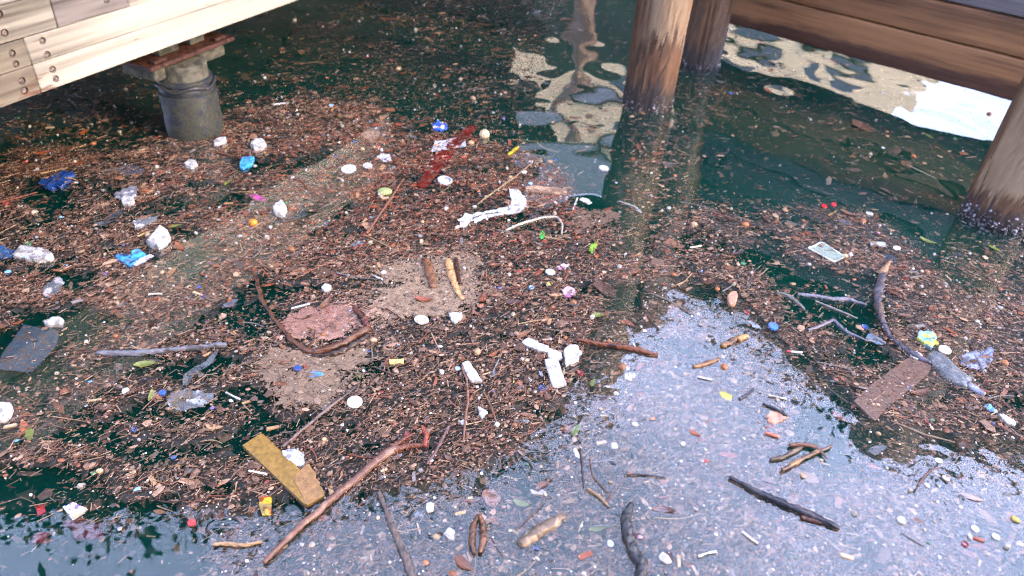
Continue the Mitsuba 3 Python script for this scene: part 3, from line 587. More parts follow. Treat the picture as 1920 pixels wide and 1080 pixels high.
# ---------------------------------------------------------------- single things afloat
def slab(name, label, cat, poly, t, col, bsdf='m_foam', z0=-0.006, col2=None, cut=0.55, grain=0.12, freq=60, smooth=40, group=None, parent=None, **k):
    sd = len(scene) + 3
    v, f = pad(poly, z0, t, seed=sd, **k)
    key = obj(name, (v, f), bsdf, parent, smooth=True, color=tint(v, col if not isinstance(col, str) else lin(col), grain, freq, sd, None if col2 is None else lin(col2), cut))
    return tag(key, label, cat, group) if parent is None else key

def stick(name, label, cat, line, r, col, bsdf='m_wet_wood', z=0.003, n=26, sides=11, bump=0.34, col2=None, cut=0.55, lift=None, flat=1.0, group=None, parent=None, grain=0.3, wob=0.003):
    sd = len(scene) + 5; q = spline(line, n); L = np.linspace(0, 1, n)
    if wob: q = q + wob * 2 * (np.column_stack([meshkit.noise(np.column_stack([q * 22, q[:, 0] * 0 + k]), sd + k) for k in (0, 1)]) - 0.5)
    zz = np.full(n, z) if lift is None else np.interp(L, np.linspace(0, 1, len(lift)), lift)
    rr = np.interp(L, np.linspace(0, 1, len(r)), r)
    v, f = tube(np.column_stack([q, zz]), rr, sides, bump, sd, flat)
    key = obj(name, (v, f), bsdf, parent, smooth=True, color=tint(v, lin(col), grain, 70, sd, None if col2 is None else lin(col2), cut))
    return tag(key, label, cat, group) if parent is None else key

def strip(name, label, cat, line, w, col, bsdf='m_plastic', z=0.002, t=0.0015, amp=0.004, freq=30, col2=None, cut=0.55, group=None, parent=None, n=26, m=6, curl=0.0, grain=0.12, pf=60):
    sd = len(scene) + 7; v, f = ribbon(line, w, z, t, n, m, amp, freq, sd, curl)
    key = obj(name, (v, f), bsdf, parent, smooth=35 if False else False, color=tint(v, lin(col), grain, pf, sd, None if col2 is None else lin(col2), cut))
    return tag(key, label, cat, group) if parent is None else key

def dished(name, label, cat, c, r, h, col, bsdf='m_plastic', z=0.0, tilt=0.15, az=0.3, group=None, up=True, grain=0.05, sq=1.0, yaw=0.0, col2=None):
    """a screw cap or small lid: rim, recessed inside"""
    p = [(0, 0), (r * 0.9, 0), (r, h * 0.2), (r, h * 0.9), (r * 0.96, h), (r * 0.86, h), (r * 0.82, h * 0.35), (0, h * 0.3)] if up else \
        [(0, 0.0), (r * 0.85, 0), (r, 0), (r, h * 0.75), (r * 0.93, h), (r * 0.5, h * 1.05), (0, h * 1.05)]
    v, f = lathe(p, 22); v = v * [1, sq, 1]; v = turn(v, yaw, tilt, az, (c[0], c[1], z))
    return tag(obj(name, (v, f), bsdf, smooth=38 if False else False, color=tint(v, lin(col), grain, 90, len(scene), None if col2 is None else lin(col2), 0.6)), label, cat, group)

# --- timber and branches
t = thing('yellow_plank', 'yellow painted plank end with bare tan wood at its lower end', 'plank')
k = slab('board', None, None, [(-0.974, 1.879), (-0.921, 1.948), (-0.608, 1.68), (-0.664, 1.625)], 0.022, '#80622c', 'm_wet_wood', z0=-0.010, grain=0.22, bevel=0.12, parent=t, freq=34, n=60)
slab('muddy_end', None, None, [(-0.747, 1.741), (-0.704, 1.815), (-0.61, 1.679), (-0.663, 1.629)], 0.004, '#86663f', 'm_wet_wood', z0=0.0105, col2='#6b4b33', parent=t, rough=0.006, amp=0.002)
a = thing('forked_branch', 'long reddish bare branch with a forked root end, reaching to the bottom edge', 'branch')
stick('stem', None, None, [(-0.738, 1.398), (-0.694, 1.499), (-0.614, 1.613), (-0.545, 1.722), (-0.47, 1.835), (-0.401, 1.919)], [0.008, 0.011, 0.013, 0.015, 0.018], '#664939', bump=0.16, col2='#7c5c4b', z=0.012, parent=a, n=40, wob=0.006)
stick('fork', None, None, [(-0.413, 1.907), (-0.371, 1.965), (-0.338, 1.99)], [0.014, 0.009, 0.004], '#5e3b2d', z=0.018, parent=a)
stick('fork', None, None, [(-0.412, 1.902), (-0.355, 1.928), (-0.289, 1.94)], [0.014, 0.010, 0.007], '#603828', z=0.012, parent=a)
stick('fork', None, None, [(-0.292, 1.929), (-0.29, 1.975), (-0.311, 2.009)], [0.008, 0.010, 0.006], '#7d3c28', z=0.014, parent=a, lift=[0.012, 0.03, 0.04])
a = thing('curved_branch', 'hooked dark branch curling round a pinkish patch of litter', 'branch')
stick('stem', None, None, [(-1.305, 3.016), (-1.249, 2.909), (-1.185, 2.786), (-1.102, 2.664), (-1.009, 2.546), (-0.913, 2.457), (-0.838, 2.422), (-0.771, 2.451), (-0.709, 2.522), (-0.643, 2.612)], [0.008, 0.010, 0.008, 0.009, 0.012, 0.016, 0.018], '#5a3826', col2='#3a2218', z=0.008, parent=a, n=54, wob=0.008)
stick('bark_strip', None, None, [(-0.846, 2.407), (-0.767, 2.416), (-0.689, 2.488), (-0.631, 2.575)], [0.006, 0.016, 0.014, 0.010], '#2e1d15', z=0.003, parent=a, bump=0.4)
stick('stub', None, None, [(-0.643, 2.612), (-0.671, 2.667), (-0.734, 2.745)], [0.012, 0.014, 0.010], '#5c372a', col2='#35211a', z=0.012, parent=a, lift=[0.012, 0.022, 0.012])
stick('twig_cluster', None, None, [(-0.875, 2.419), (-0.864, 2.506), (-0.872, 2.572)], [0.003, 0.003, 0.002], '#4a2a1e', z=0.012, parent=a)
t = thing('split_wood', 'pale split piece of wood with a dark edge on the tan sediment', 'wood')
stick('heart', None, None, [(-0.339, 3.205), (-0.305, 3.065), (-0.268, 2.942), (-0.234, 2.88)], [0.020, 0.022, 0.016, 0.008], '#b58a5e', col2='#8e6239', z=0.006, parent=t, bump=0.3, flat=0.6)
stick('bark', None, None, [(-0.301, 3.214), (-0.282, 3.105), (-0.261, 3.001)], [0.010, 0.011, 0.006], '#3a261b', z=0.012, parent=t, bump=0.4)
stick('wood_block', 'short brown stub of wood lying left of the pale split piece', 'wood', [(-0.454, 3.191), (-0.419, 3.075), (-0.389, 2.959)], [0.020, 0.022, 0.018], '#6e4d36', col2='#543826', z=0.006, n=16, flat=0.7)
slab('brown_board', 'broken brown board strewn with litter beside the grey bottle', 'board', [(1.493, 2.357), (1.605, 2.467), (1.851, 2.676), (1.947, 2.635), (1.907, 2.573), (1.616, 2.318), (1.545, 2.244)], 0.018, '#5c4a3c', 'm_wet_wood', z0=-0.016, grain=0.35, amp=0.002, n=50, freq=30)
slab('wood_batten', 'pale wood slat floating right of the torn white strip', 'slat', [(0.04, 4.055), (0.098, 4.077), (0.295, 4.058), (0.291, 3.99), (0.096, 3.996), (0.041, 4.002)], 0.016, '#a58b70', 'm_wet_wood', grain=0.2, col2='#7c6350')
stick('grey_stick', 'long straight weathered grey stick under the sheet of dark plastic', 'stick', [(-1.741, 2.33), (-1.575, 2.35), (-1.409, 2.392), (-1.229, 2.439)], [0.012, 0.013, 0.012, 0.013], '#66676c', col2='#4d4a4a', z=0.004, n=34, wob=0.004)
stick('grey_stick', 'straight dark grey stick slanting down at the bottom left of centre', 'stick', [(-0.425, 1.709), (-0.37, 1.599), (-0.311, 1.487), (-0.251, 1.374)], [0.008, 0.009, 0.011, 0.012], '#5e5048', col2='#3f3531', z=0.006, n=34)
t = thing('black_stick', 'black tapering stick lying in the sky reflection, with a broken side twig', 'stick')
stick('stem', None, None, [(0.867, 1.884), (0.943, 1.836), (1.03, 1.787), (1.116, 1.743), (1.22, 1.689)], [0.006, 0.011, 0.012, 0.013, 0.007], '#26252a', col2='#413b3a', z=0.008, parent=t, n=40, wob=0.004)
stick('side_twig', None, None, [(1.093, 1.729), (1.137, 1.714), (1.201, 1.704)], [0.009, 0.008, 0.004], '#4a2c20', z=0.003, parent=t)
stick('curved_stick', 'thick curved black stick standing upright in the frame at the bottom', 'stick', [(0.48, 1.73), (0.455, 1.666), (0.46, 1.59), (0.476, 1.528), (0.497, 1.485), (0.477, 1.418)], [0.011, 0.017, 0.019, 0.018, 0.020, 0.014], '#2f3033', col2='#4b4742', z=0.006, n=36, wob=0.003)
t = thing('bark_curl', 'curled hollow piece of brown bark at the bottom centre', 'bark')
stick('rim', None, None, [(-0.061, 1.64), (-0.076, 1.59), (-0.078, 1.526), (-0.064, 1.486)], [0.006, 0.010, 0.012, 0.006], '#5a3d2c', col2='#3a281f', z=0.008, parent=t)
stick('rim', None, None, [(-0.058, 1.64), (-0.044, 1.604), (-0.039, 1.54), (-0.05, 1.487)], [0.006, 0.011, 0.012, 0.006], '#6e4b35', col2='#46301f', z=0.010, parent=t)
slab('hollow', None, None, [(-0.044, 1.604), (-0.028, 1.59), (-0.024, 1.53), (-0.036, 1.488), (-0.053, 1.487), (-0.065, 1.548), (-0.059, 1.613)], 0.006, '#2a2321', 'm_wet_wood', z0=-0.006, parent=t)
stick('rotten_log', 'short rotten log speckled with grit in the sky reflection', 'log', [(0.086, 1.535), (0.131, 1.577), (0.186, 1.624), (0.239, 1.669)], [0.016, 0.024, 0.022, 0.012], '#6b5a49', col2='#8d7b63', cut=0.5, z=-0.004, n=22, bump=0.3)
t = thing('knobbly_root', 'small knobbly brown root with a pale knob in the sky reflection', 'root')
stick('body', None, None, [(0.981, 2.662), (1.032, 2.694), (1.08, 2.733)], [0.011, 0.014, 0.012], '#7c5836', col2='#4f3825', z=0.004, n=12, parent=t)
stick('knob', None, None, [(1.07, 2.709), (1.101, 2.735), (1.123, 2.746)], [0.012, 0.013, 0.007], '#a07848', z=0.006, n=8, parent=t)
stick('brown_stub', 'short brown stub of stick just left below the knobbly root', 'stick', [(0.827, 2.507), (0.88, 2.527), (0.95, 2.57)], [0.008, 0.010, 0.007], '#6d4c33', col2='#8a6544', z=0.003, n=14)
a = thing('drowned_branch', 'dark grey arched branch half under the green water', 'branch')
stick('stem', None, None, [(2.037, 3.441), (1.953, 3.306), (1.885, 3.17), (1.841, 3.039), (1.824, 2.917)], [0.010, 0.018, 0.021, 0.019, 0.012], '#4c464c', col2='#5f4c40', z=0.006, parent=a, n=30)
stick('tip', None, None, [(1.97, 3.352), (2.015, 3.413), (2.061, 3.475)], [0.016, 0.014, 0.006], '#9a7a5c', z=0.012, parent=a, n=8)
stick('tail', None, None, [(1.824, 2.917), (1.82, 2.835), (1.85, 2.752), (1.887, 2.688), (1.943, 2.642)], [0.012, 0.009, 0.013, 0.017, 0.010], '#3d383d', col2='#57505a', z=0.002, parent=a, n=26)
a = thing('grey_branch', 'smooth pale grey branch lying on the green water', 'branch')
stick('stem', None, None, [(1.457, 3.116), (1.551, 3.113), (1.627, 3.095), (1.712, 3.104), (1.794, 3.064)], [0.007, 0.011, 0.012, 0.011, 0.005], '#6a6973', col2='#54535b', z=0.004, parent=a, n=24)
stick('arm', None, None, [(1.353, 3.127), (1.411, 3.097), (1.459, 2.996)], [0.005, 0.009, 0.007], '#6b655f', z=0.003, parent=a, n=14)
stick('arm', None, None, [(1.532, 3.066), (1.605, 3.021), (1.708, 2.947)], [0.004, 0.006, 0.003], '#7d776e', z=0.004, parent=a, n=14)
stick('bent_twig', 'thin grey twig bent at a sharp corner in the litter', 'twig', [(1.43, 2.826), (1.506, 2.867), (1.58, 2.924), (1.613, 2.837), (1.694, 2.775)], [0.006, 0.007, 0.008, 0.007, 0.004], '#68646a', z=0.004, n=30)
a = thing('brown_branch', 'rough brown branch with bark lumps meeting the edge of the sky reflection', 'branch')
stick('stem', None, None, [(0.309, 2.637), (0.382, 2.614), (0.479, 2.609), (0.575, 2.59), (0.681, 2.564)], [0.006, 0.010, 0.014, 0.012, 0.006], '#6a4029', col2='#3b241a', z=0.008, parent=a, n=34, wob=0.004, bump=0.35)
stick('knot', None, None, [(0.454, 2.637), (0.465, 2.615)], [0.009, 0.010], '#9a6d4e', z=0.016, parent=a, n=6)
stick('upright_twig', 'straight brown twig leaning up out of the raft left of centre', 'twig', [(-0.804, 3.407), (-0.775, 3.591), (-0.741, 3.796), (-0.705, 4.045)], [0.006, 0.006, 0.005, 0.004], '#7a5645', z=0.01, n=24)
stick('thin_twig', 'long thin twig running up towards the yellow plank', 'twig', [(-0.818, 1.882), (-0.774, 1.967), (-0.708, 2.078), (-0.617, 2.231)], [0.006, 0.006, 0.006, 0.004], '#6b5a50', col2='#4a3e3a', z=0.012, n=28)
stick('bowed_twig', 'bowed brown twig bending down at the centre of the raft', 'twig', [(-0.193, 2.398), (-0.161, 2.301), (-0.147, 2.191), (-0.15, 2.072), (-0.148, 1.969)], [0.003, 0.004, 0.005, 0.005, 0.003], '#7a5b49', z=0.008, n=30)
stick('slim_twig', 'slim dark twig pointing to the bottom by the forked branch', 'twig', [(-0.211, 2.052), (-0.235, 1.953), (-0.27, 1.852)], [0.006, 0.006, 0.004], '#5c4a42', z=0.006, n=20)
stick('long_twig', 'long pale twig rising through the litter to the grey patch of water', 'twig', [(-0.235, 3.802), (-0.151, 3.962), (-0.045, 4.14), (0.066, 4.36)], [0.004, 0.005, 0.005, 0.003], '#8a7258', z=0.008, n=20)
stick('driftwood', 'yellow brown bent driftwood twig at the lower left', 'twig', [(-0.929, 1.455), (-0.879, 1.463), (-0.824, 1.459), (-0.773, 1.476)], [0.005, 0.007, 0.006, 0.004], '#97795a', z=0.005, n=20)
a = thing('crossed_sticks', 'two broken sticks crossed at the edge of the clear sky reflection', 'stick')
stick('stick', None, None, [(1.049, 1.986), (1.107, 2.009), (1.183, 2.06), (1.213, 2.091)], [0.007, 0.009, 0.009, 0.006], '#4e3d32', col2='#77604b', z=0.006, parent=a, n=18)
stick('stick', None, None, [(1.076, 1.938), (1.139, 1.975), (1.216, 2.027), (1.317, 2.083)], [0.006, 0.009, 0.008, 0.004], '#5f4a3a', col2='#8d6a48', z=0.010, parent=a, n=18)
stick('stick', None, None, [(1.138, 2.067), (1.188, 2.077), (1.248, 2.066), (1.269, 2.008)], [0.007, 0.009, 0.008, 0.004], '#6b4d38', z=0.012, parent=a, n=18)
for i, (ln, w, lb) in enumerate((
    ([(0.305, 1.982), (0.312, 1.882), (0.316, 1.795)], 0.004, 'thin dark twig hanging straight down in the sky reflection'), ([(0.34, 1.937), (0.35, 1.848), (0.402, 1.778)], 0.003, 'thin bent twig beside the clear sky reflection'),
    ([(0.324, 1.788), (0.371, 1.752), (0.402, 1.714)], 0.006, 'short tan twig crossing the pale litter'), ([(0.467, 1.863), (0.549, 1.875), (0.624, 1.863)], 0.003, 'thin dark twig lying level in the sky reflection'),
    ([(0.072, 1.591), (0.13, 1.669), (0.177, 1.724)], 0.003, 'thin drowned twig behind the rotten log'), ([(0.702, 3.035), (0.796, 2.975), (0.887, 2.882)], 0.004, 'thin twig at the edge of the sky reflection'),
    ([(1.614, 2.25), (1.702, 2.192), (1.836, 2.147)], 0.004, 'long fine twig across the right hand litter'), ([(2.176, 2.747), (2.181, 2.673), (2.16, 2.581)], 0.005, 'short grey twig near the right edge'),
    ([(0.992, 2.316), (1.032, 2.345), (1.069, 2.388)], 0.006, 'short black twig beside the yellow scrap'), ([(1.09, 2.3), (1.138, 2.267), (1.175, 2.233)], 0.006, 'short black twig above the orange chunk'),
    ([(-0.57, 2.36), (-0.472, 2.319), (-0.43, 2.34)], 0.004, 'dark twig in the middle of the raft'), ([(2.647, 4.744), (2.704, 4.658), (2.772, 4.56)], 0.003, 'thin pale twig alone on the open green water'),
    ([(0.7, 3.866), (0.737, 3.828), (0.697, 3.91), (0.606, 3.962)], 0.004, 'white bent twig at the mouth of the grey patch'), ([(-0.093, 2.259), (-0.055, 2.185), (-0.028, 2.098)], 0.004, 'brown twig near the white foam sliver'))):
    stick('twig', lb, 'twig', ln, [w * 0.8, w, w * 0.6], ('#3a302c', '#5c4a3c', '#8d7350', '#302c2d', '#4a4444', '#6e6253', '#7b6852', '#6f6a6c', '#26262a', '#26262a', '#4b3d34', '#94866c', '#a9a79c', '#6d5340')[i], z=0.005, n=16)

# --- white foam and paper
W = '#b4b4b0'
t = thing('broken_tray', 'broken white foam tray strip with a crumbling middle', 'foam')
slab('strip', None, None, [(0.058, 2.592), (0.089, 2.629), (0.143, 2.593), (0.187, 2.572), (0.182, 2.534), (0.134, 2.544), (0.09, 2.562)], 0.014, W, parent=t, rough=0.006, amp=0.004, col2='#b9b8b2', cut=0.72)
slab('middle', None, None, [(0.177, 2.571), (0.206, 2.551), (0.244, 2.541), (0.243, 2.491), (0.215, 2.488), (0.182, 2.499)], 0.014, W, parent=t, rough=0.008, amp=0.004)
slab('foam_slab', 'bright white rectangular foam panel below the broken tray', 'foam', [(0.165, 2.476), (0.22, 2.502), (0.259, 2.329), (0.2, 2.307)], 0.020, W, rough=0.002, grain=0.03)
slab('foam_lump', 'jagged white foam lump right of the broken tray', 'foam', [(0.252, 2.549), (0.274, 2.581), (0.318, 2.585), (0.321, 2.556), (0.331, 2.543), (0.318, 2.527), (0.315, 2.491), (0.281, 2.466), (0.257, 2.443), (0.253, 2.492)], 0.024, W, rough=0.006, amp=0.008, grain=0.03)
slab('foam_slice', 'white foam slice with bitten edges left of the broken tray', 'foam', [(-0.196, 2.425), (-0.169, 2.445), (-0.136, 2.383), (-0.099, 2.32), (-0.141, 2.303), (-0.171, 2.353)], 0.016, W, rough=0.005, grain=0.05, col2='#b5b2aa', cut=0.82)
t = thing('white_cup_lid', 'round white dish with a cream blob in it on the tan sediment', 'dish')
v, f = lathe([(0, 0), (0.024, 0), (0.034, 0.010), (0.033, 0.012), (0.024, 0.004), (0, 0.004)], 26); c = (-0.41, 2.696); v = turn(v, 0, 0.12, 2.0, (c[0], c[1], 0.0))
obj('dish', (v, f), 'm_foam', t, color=tint(v, lin('#cacac6'), 0.05))
slab('blob', None, None, [(-0.429, 2.69), (-0.419, 2.719), (-0.395, 2.709), (-0.384, 2.687), (-0.401, 2.665), (-0.422, 2.671)], 0.010, '#d9c3a4', parent=t, z0=0.004, rough=0.006, amp=0.005)
slab('foam_chip', 'white foam chip just right of the round dish', 'foam', [(-0.288, 2.761), (-0.264, 2.772), (-0.226, 2.768), (-0.224, 2.728), (-0.256, 2.696), (-0.273, 2.714)], 0.018, W, rough=0.004, amp=0.004)
dished('oval_lid', 'plain oval white lid left of centre near the long thin twig', 'lid', (-0.606, 2.148), 0.031, 0.008, '#cacac6', 'm_foam', up=False, tilt=0.1)
slab('foam_chip', 'white pointed foam chip right of the bowed twig', 'foam', [(-0.105, 2.162), (-0.092, 2.16), (-0.06, 2.139), (-0.084, 2.104), (-0.096, 2.121)], 0.018, W, rough=0.004, amp=0.004)
slab('foam_chip', 'white foam chip near the dark grey stick at the bottom', 'foam', [(-0.25, 1.674), (-0.236, 1.685), (-0.222, 1.677), (-0.224, 1.649), (-0.242, 1.639), (-0.251, 1.654)], 0.014, W, rough=0.003)
slab('foam_chip', 'white five sided foam chip near the bark curl', 'foam', [(-0.177, 1.554), (-0.16, 1.583), (-0.14, 1.568), (-0.137, 1.534), (-0.159, 1.537)], 0.014, W, rough=0.002)
slab('foam_chip', 'oval white foam chip right of the curved black stick', 'foam', [(0.556, 1.526), (0.572, 1.542), (0.592, 1.527), (0.6, 1.505), (0.574, 1.499), (0.558, 1.51)], 0.014, W, rough=0.002)
slab('foam_chip', 'long white foam sliver at the right edge of the brown litter', 'foam', [(2.104, 2.333), (2.125, 2.338), (2.157, 2.288), (2.142, 2.271), (2.114, 2.278)], 0.014, W, rough=0.003)
slab('foam_chip', 'slim white foam sliver near the top of the sky reflection', 'foam', [(0.278, 1.977), (0.288, 1.986), (0.304, 1.947), (0.301, 1.931), (0.285, 1.94)], 0.012, W, rough=0.002)
slab('foam_ring', 'white crescent of foam in the middle of the sky reflection', 'foam', [(0.116, 1.771), (0.128, 1.767), (0.144, 1.759), (0.163, 1.775), (0.175, 1.766), (0.163, 1.746), (0.14, 1.749), (0.124, 1.752)], 0.010, W, rough=0.003)
t = thing('white_container', 'large crumpled white and blue printed carton at the left edge', 'carton')
slab('carton', None, None, [(-2.473, 2.975), (-2.489, 3.06), (-2.429, 3.057), (-2.338, 3.039), (-2.279, 2.998), (-2.279, 2.96), (-2.339, 2.944), (-2.418, 2.962)], 0.030, W, 'm_plastic', parent=t, amp=0.010, freq=24, rough=0.006, col2='#86bfe0', cut=0.74)
slab('foam_block', 'big bright white foam block above the blue wrapper at left', 'foam', [(-1.886, 3.155), (-1.885, 3.237), (-1.885, 3.317), (-1.829, 3.276), (-1.788, 3.218), (-1.796, 3.156), (-1.815, 3.123), (-1.86, 3.138)], 0.045, W, amp=0.006, rough=0.006, grain=0.05)
slab('foam_block', 'rounded white foam lump with a yellowed foot left of the dark sheet', 'foam', [(-1.361, 3.572), (-1.363, 3.631), (-1.335, 3.659), (-1.283, 3.582), (-1.29, 3.523), (-1.33, 3.518)], 0.040, W, amp=0.008, rough=0.004, col2='#cfc8a8', cut=0.7)
slab('foam_block', 'white foam block in the row beside the sleeved pile', 'foam', [(-1.74, 4.347), (-1.738, 4.427), (-1.694, 4.442), (-1.646, 4.377), (-1.652, 4.306), (-1.695, 4.292)], 0.035, W, rough=0.006, amp=0.006)
slab('foam_block', 'white foam block touching the foot of the sleeved pile', 'foam', [(-1.981, 4.357), (-1.967, 4.423), (-1.928, 4.43), (-1.911, 4.384), (-1.939, 4.324), (-1.965, 4.32)], 0.030, W, rough=0.006, amp=0.006)
slab('foam_block', 'small white foam lump under the timber wharf left of the blue packet', 'foam', [(-2.045, 4.046), (-2.042, 4.097), (-1.993, 4.09), (-1.969, 4.043), (-1.984, 3.998), (-2.017, 4)], 0.026, W, rough=0.006, amp=0.006)
slab('foam_block', 'white foam lump in a cluster with grey film at left', 'foam', [(-2.216, 3.575), (-2.211, 3.618), (-2.159, 3.595), (-2.138, 3.562), (-2.151, 3.524), (-2.194, 3.542)], 0.03, W, rough=0.006, amp=0.006)
slab('foam_block', 'white square chunk of foam right of the hooked branch', 'foam', [(-0.929, 2.901), (-0.915, 2.93), (-0.884, 2.92), (-0.877, 2.881), (-0.903, 2.869)], 0.016, W, rough=0.003)
slab('foam_block', 'white chunk of foam cut off by the left edge', 'foam', [(-1.967, 1.96), (-1.957, 1.999), (-1.914, 1.997), (-1.885, 1.965), (-1.889, 1.926), (-1.926, 1.906)], 0.030, W, rough=0.006, amp=0.006)
slab('white_pack', 'white crumpled pack with a blue end near the dark plastic sheet', 'pack', [(-2.062, 2.505), (-2.053, 2.532), (-2.011, 2.533), (-1.982, 2.525), (-1.976, 2.495), (-2.011, 2.48), (-2.046, 2.484)], 0.024, W, 'm_plastic', rough=0.004, amp=0.008, col2='#3f7fd0', cut=0.8)
slab('wet_tissue', 'white crumpled tissue touching the yellow plank', 'tissue', [(-0.818, 1.861), (-0.803, 1.886), (-0.771, 1.886), (-0.732, 1.848), (-0.723, 1.813), (-0.747, 1.798), (-0.776, 1.818), (-0.801, 1.837)], 0.018, W, amp=0.016, freq=60, rough=0.008, col2='#8d95a0', cut=0.66)
a = thing('torn_strip', 'torn white plastic strip with a hooked end on the water', 'plastic')
strip('band', None, None, [(-0.318, 3.593), (-0.254, 3.648), (-0.166, 3.707), (-0.076, 3.744), (-0.006, 3.784), (0.009, 3.88), (-0.034, 4.018)], [0.045, 0.065, 0.06, 0.07, 0.085, 0.085, 0.05], '#c4c8c6', z=0.004, amp=0.012, parent=a, n=40, m=8, t=0.003, col2='#c0c8c8', cut=0.75)
strip('rag', None, None, [(-0.272, 3.681), (-0.29, 3.62), (-0.295, 3.539)], [0.05, 0.06, 0.03], '#c4c8c6', z=0.006, amp=0.01, parent=a, n=12)
strip('rag', None, None, [(-0.196, 3.691), (-0.213, 3.63), (-0.234, 3.592)], [0.05, 0.04, 0.01], '#c4c8c6', z=0.006, amp=0.01, parent=a, n=12)
slab('white_triangle', 'small white triangle of plastic beside the torn strip', 'plastic', [(0.031, 3.807), (0.044, 3.891), (0.068, 3.819)], 0.006, W, 'm_plastic')
strip('white_curl', 'short curved white strip on the grey patch of water', 'plastic', [(0.374, 3.956), (0.399, 3.946), (0.429, 3.905)], [0.03, 0.045, 0.03], '#c4c8c6', z=0.004, n=12, amp=0.003, t=0.003)
slab('printed_card', 'white card with dark marks floating right of the clear tray', 'card', [(2.034, 3.7), (2.123, 3.7), (2.107, 3.648), (2.016, 3.647)], 0.006, W, 'm_plastic', col2='#2c3a3c', cut=0.72, freq=120, grain=0.04)
slab('foam_cube', 'small white foam square in the sky reflection', 'foam', [(0.43, 2.023), (0.453, 2.025), (0.453, 1.998), (0.43, 1.996)], 0.010, W)
t = thing('foam_letters', 'cluster of little white foam squares in the sky reflection', 'foam')
for q in ([(0.516, 2.435), (0.531, 2.439), (0.53, 2.402), (0.515, 2.397)], [(0.535, 2.44), (0.547, 2.445), (0.545, 2.397), (0.531, 2.395)], [(0.551, 2.438), (0.563, 2.439), (0.561, 2.415), (0.549, 2.411)]):
    slab('square', None, None, q, 0.008, W, parent=t)
for i, (x, r, lb) in enumerate((((0.533, 2.467), 0.009, 'tiny white disc above the cluster of foam squares'), ((0.54, 4.378), 0.032, 'white oval disc on the grey patch of water'), ((0.192, 3.166), 0.026, 'white oval lid beside the pink wrapper'),
        ((2.139, 4.021), 0.021, 'white disc alone on the green water by the red caps'), ((0.024, 4.257), 0.020, 'white disc left of the grey patch'), ((1.895, 2.688), 0.026, 'white disc between the brown board and the grey bottle'),
        ((2.052, 2.746), 0.028, 'cream disc under the yellow and blue wrapper'), ((1.726, 1.73), 0.014, 'pale round disc at the right, upper of two'), ((1.787, 1.701), 0.014, 'bright white round disc at the right, lower of two'),
        ((1.719, 1.959), 0.014, 'white half disc at the right of the sky reflection'), ((1.729, 2.048), 0.014, 'pale cream disc at the right of the sky reflection'), ((2.161, 3.638), 0.020, 'white disc near the printed card'),
        ((-1.059, 4.127), 0.045, 'round white disc with a dark slot in the upper litter'), ((-0.956, 4.193), 0.030, 'greyish white disc right of the slotted disc'), ((-0.456, 4.067), 0.045, 'pale bluish disc in the upper raft'))):
    dished('white_disc', lb, 'disc', x, r, r * 0.3, ('#c8c8c2', '#c8c8c2', '#c8c8c2', '#c4c4be', '#bcbcb4', '#c8c8c2', '#e0d8c8', '#dcd6c8', '#d0d0cc', '#c8c8c2', '#e4dcc4', '#eceae2', '#d0d0cc', '#c9c6c2', '#bcc8d4')[i], 'm_foam', up=i in (12, 14), tilt=0.12, az=i)

# --- plastics and wrappers
slab('dark_sheet', 'big dark grey plastic sheet afloat at the left edge', 'plastic', [(-2.148, 2.488), (-1.973, 2.462), (-1.936, 2.358), (-1.954, 2.195), (-2.102, 2.206), (-2.129, 2.29)], 0.003, '#3b4651', 'm_plastic', z0=-0.006, amp=0.003, freq=10, grain=0.15)
slab('dark_sheet', 'dark teal scrap of plastic sheet right of the white foam lump', 'plastic', [(-1.277, 3.559), (-1.238, 3.636), (-1.194, 3.654), (-1.175, 3.561), (-1.227, 3.508), (-1.289, 3.5)], 0.003, '#1e3440', 'm_plastic', z0=-0.003, amp=0.003, freq=14)
slab('dark_sheet', 'dark slate scrap of plastic in the left hand litter', 'plastic', [(-2.225, 3.377), (-2.219, 3.468), (-2.185, 3.508), (-2.153, 3.466), (-2.163, 3.374), (-2.191, 3.337)], 0.003, '#33414a', 'm_plastic', z0=-0.003, amp=0.003, freq=14)
t = thing('clear_tray', 'clear rectangular plastic tray lid on the dark green water', 'tray')
slab('base', None, None, [(1.638, 3.567), (1.735, 3.635), (1.818, 3.503), (1.747, 3.447)], 0.003, '#a8b8ac', 'm_clear', z0=0.002, parent=t, grain=0.05, n=44)
stick('rim', None, None, [(1.635, 3.567), (1.737, 3.64), (1.821, 3.504), (1.746, 3.442), (1.635, 3.567)], [0.0045, 0.0045], '#c3cfc4', 'm_plastic', z=0.006, n=60, parent=t, bump=0.02, sides=6)
t = thing('grey_bottle', 'squashed milky grey plastic bottle pointing down right', 'bottle')
slab('body', None, None, [(1.947, 2.694), (1.991, 2.728), (2.017, 2.701), (2.054, 2.588), (2.083, 2.535), (2.035, 2.482), (1.994, 2.505), (1.965, 2.561), (1.943, 2.642)], 0.034, '#7c8488', 'm_clear', z0=-0.016, parent=t, amp=0.010, freq=20, col2='#9aa2a0', cut=0.6, n=50, bevel=0.5, dome=0.014)
stick('neck', None, None, [(2.048, 2.511), (2.072, 2.479), (2.097, 2.448)], [0.020, 0.016, 0.012], '#8d93a0', 'm_plastic', z=0.004, parent=t, n=10, bump=0.05)
slab('wrapper', 'yellow and pale blue crumpled wrapper above the grey bottle', 'wrapper', [(1.946, 2.817), (1.983, 2.869), (2.029, 2.882), (2.05, 2.844), (2.036, 2.787), (1.996, 2.752), (1.964, 2.772)], 0.020, '#a9b23e', 'm_plastic', amp=0.018, freq=40, rough=0.008, col2='#79b6cf', cut=0.5, grain=0.25)
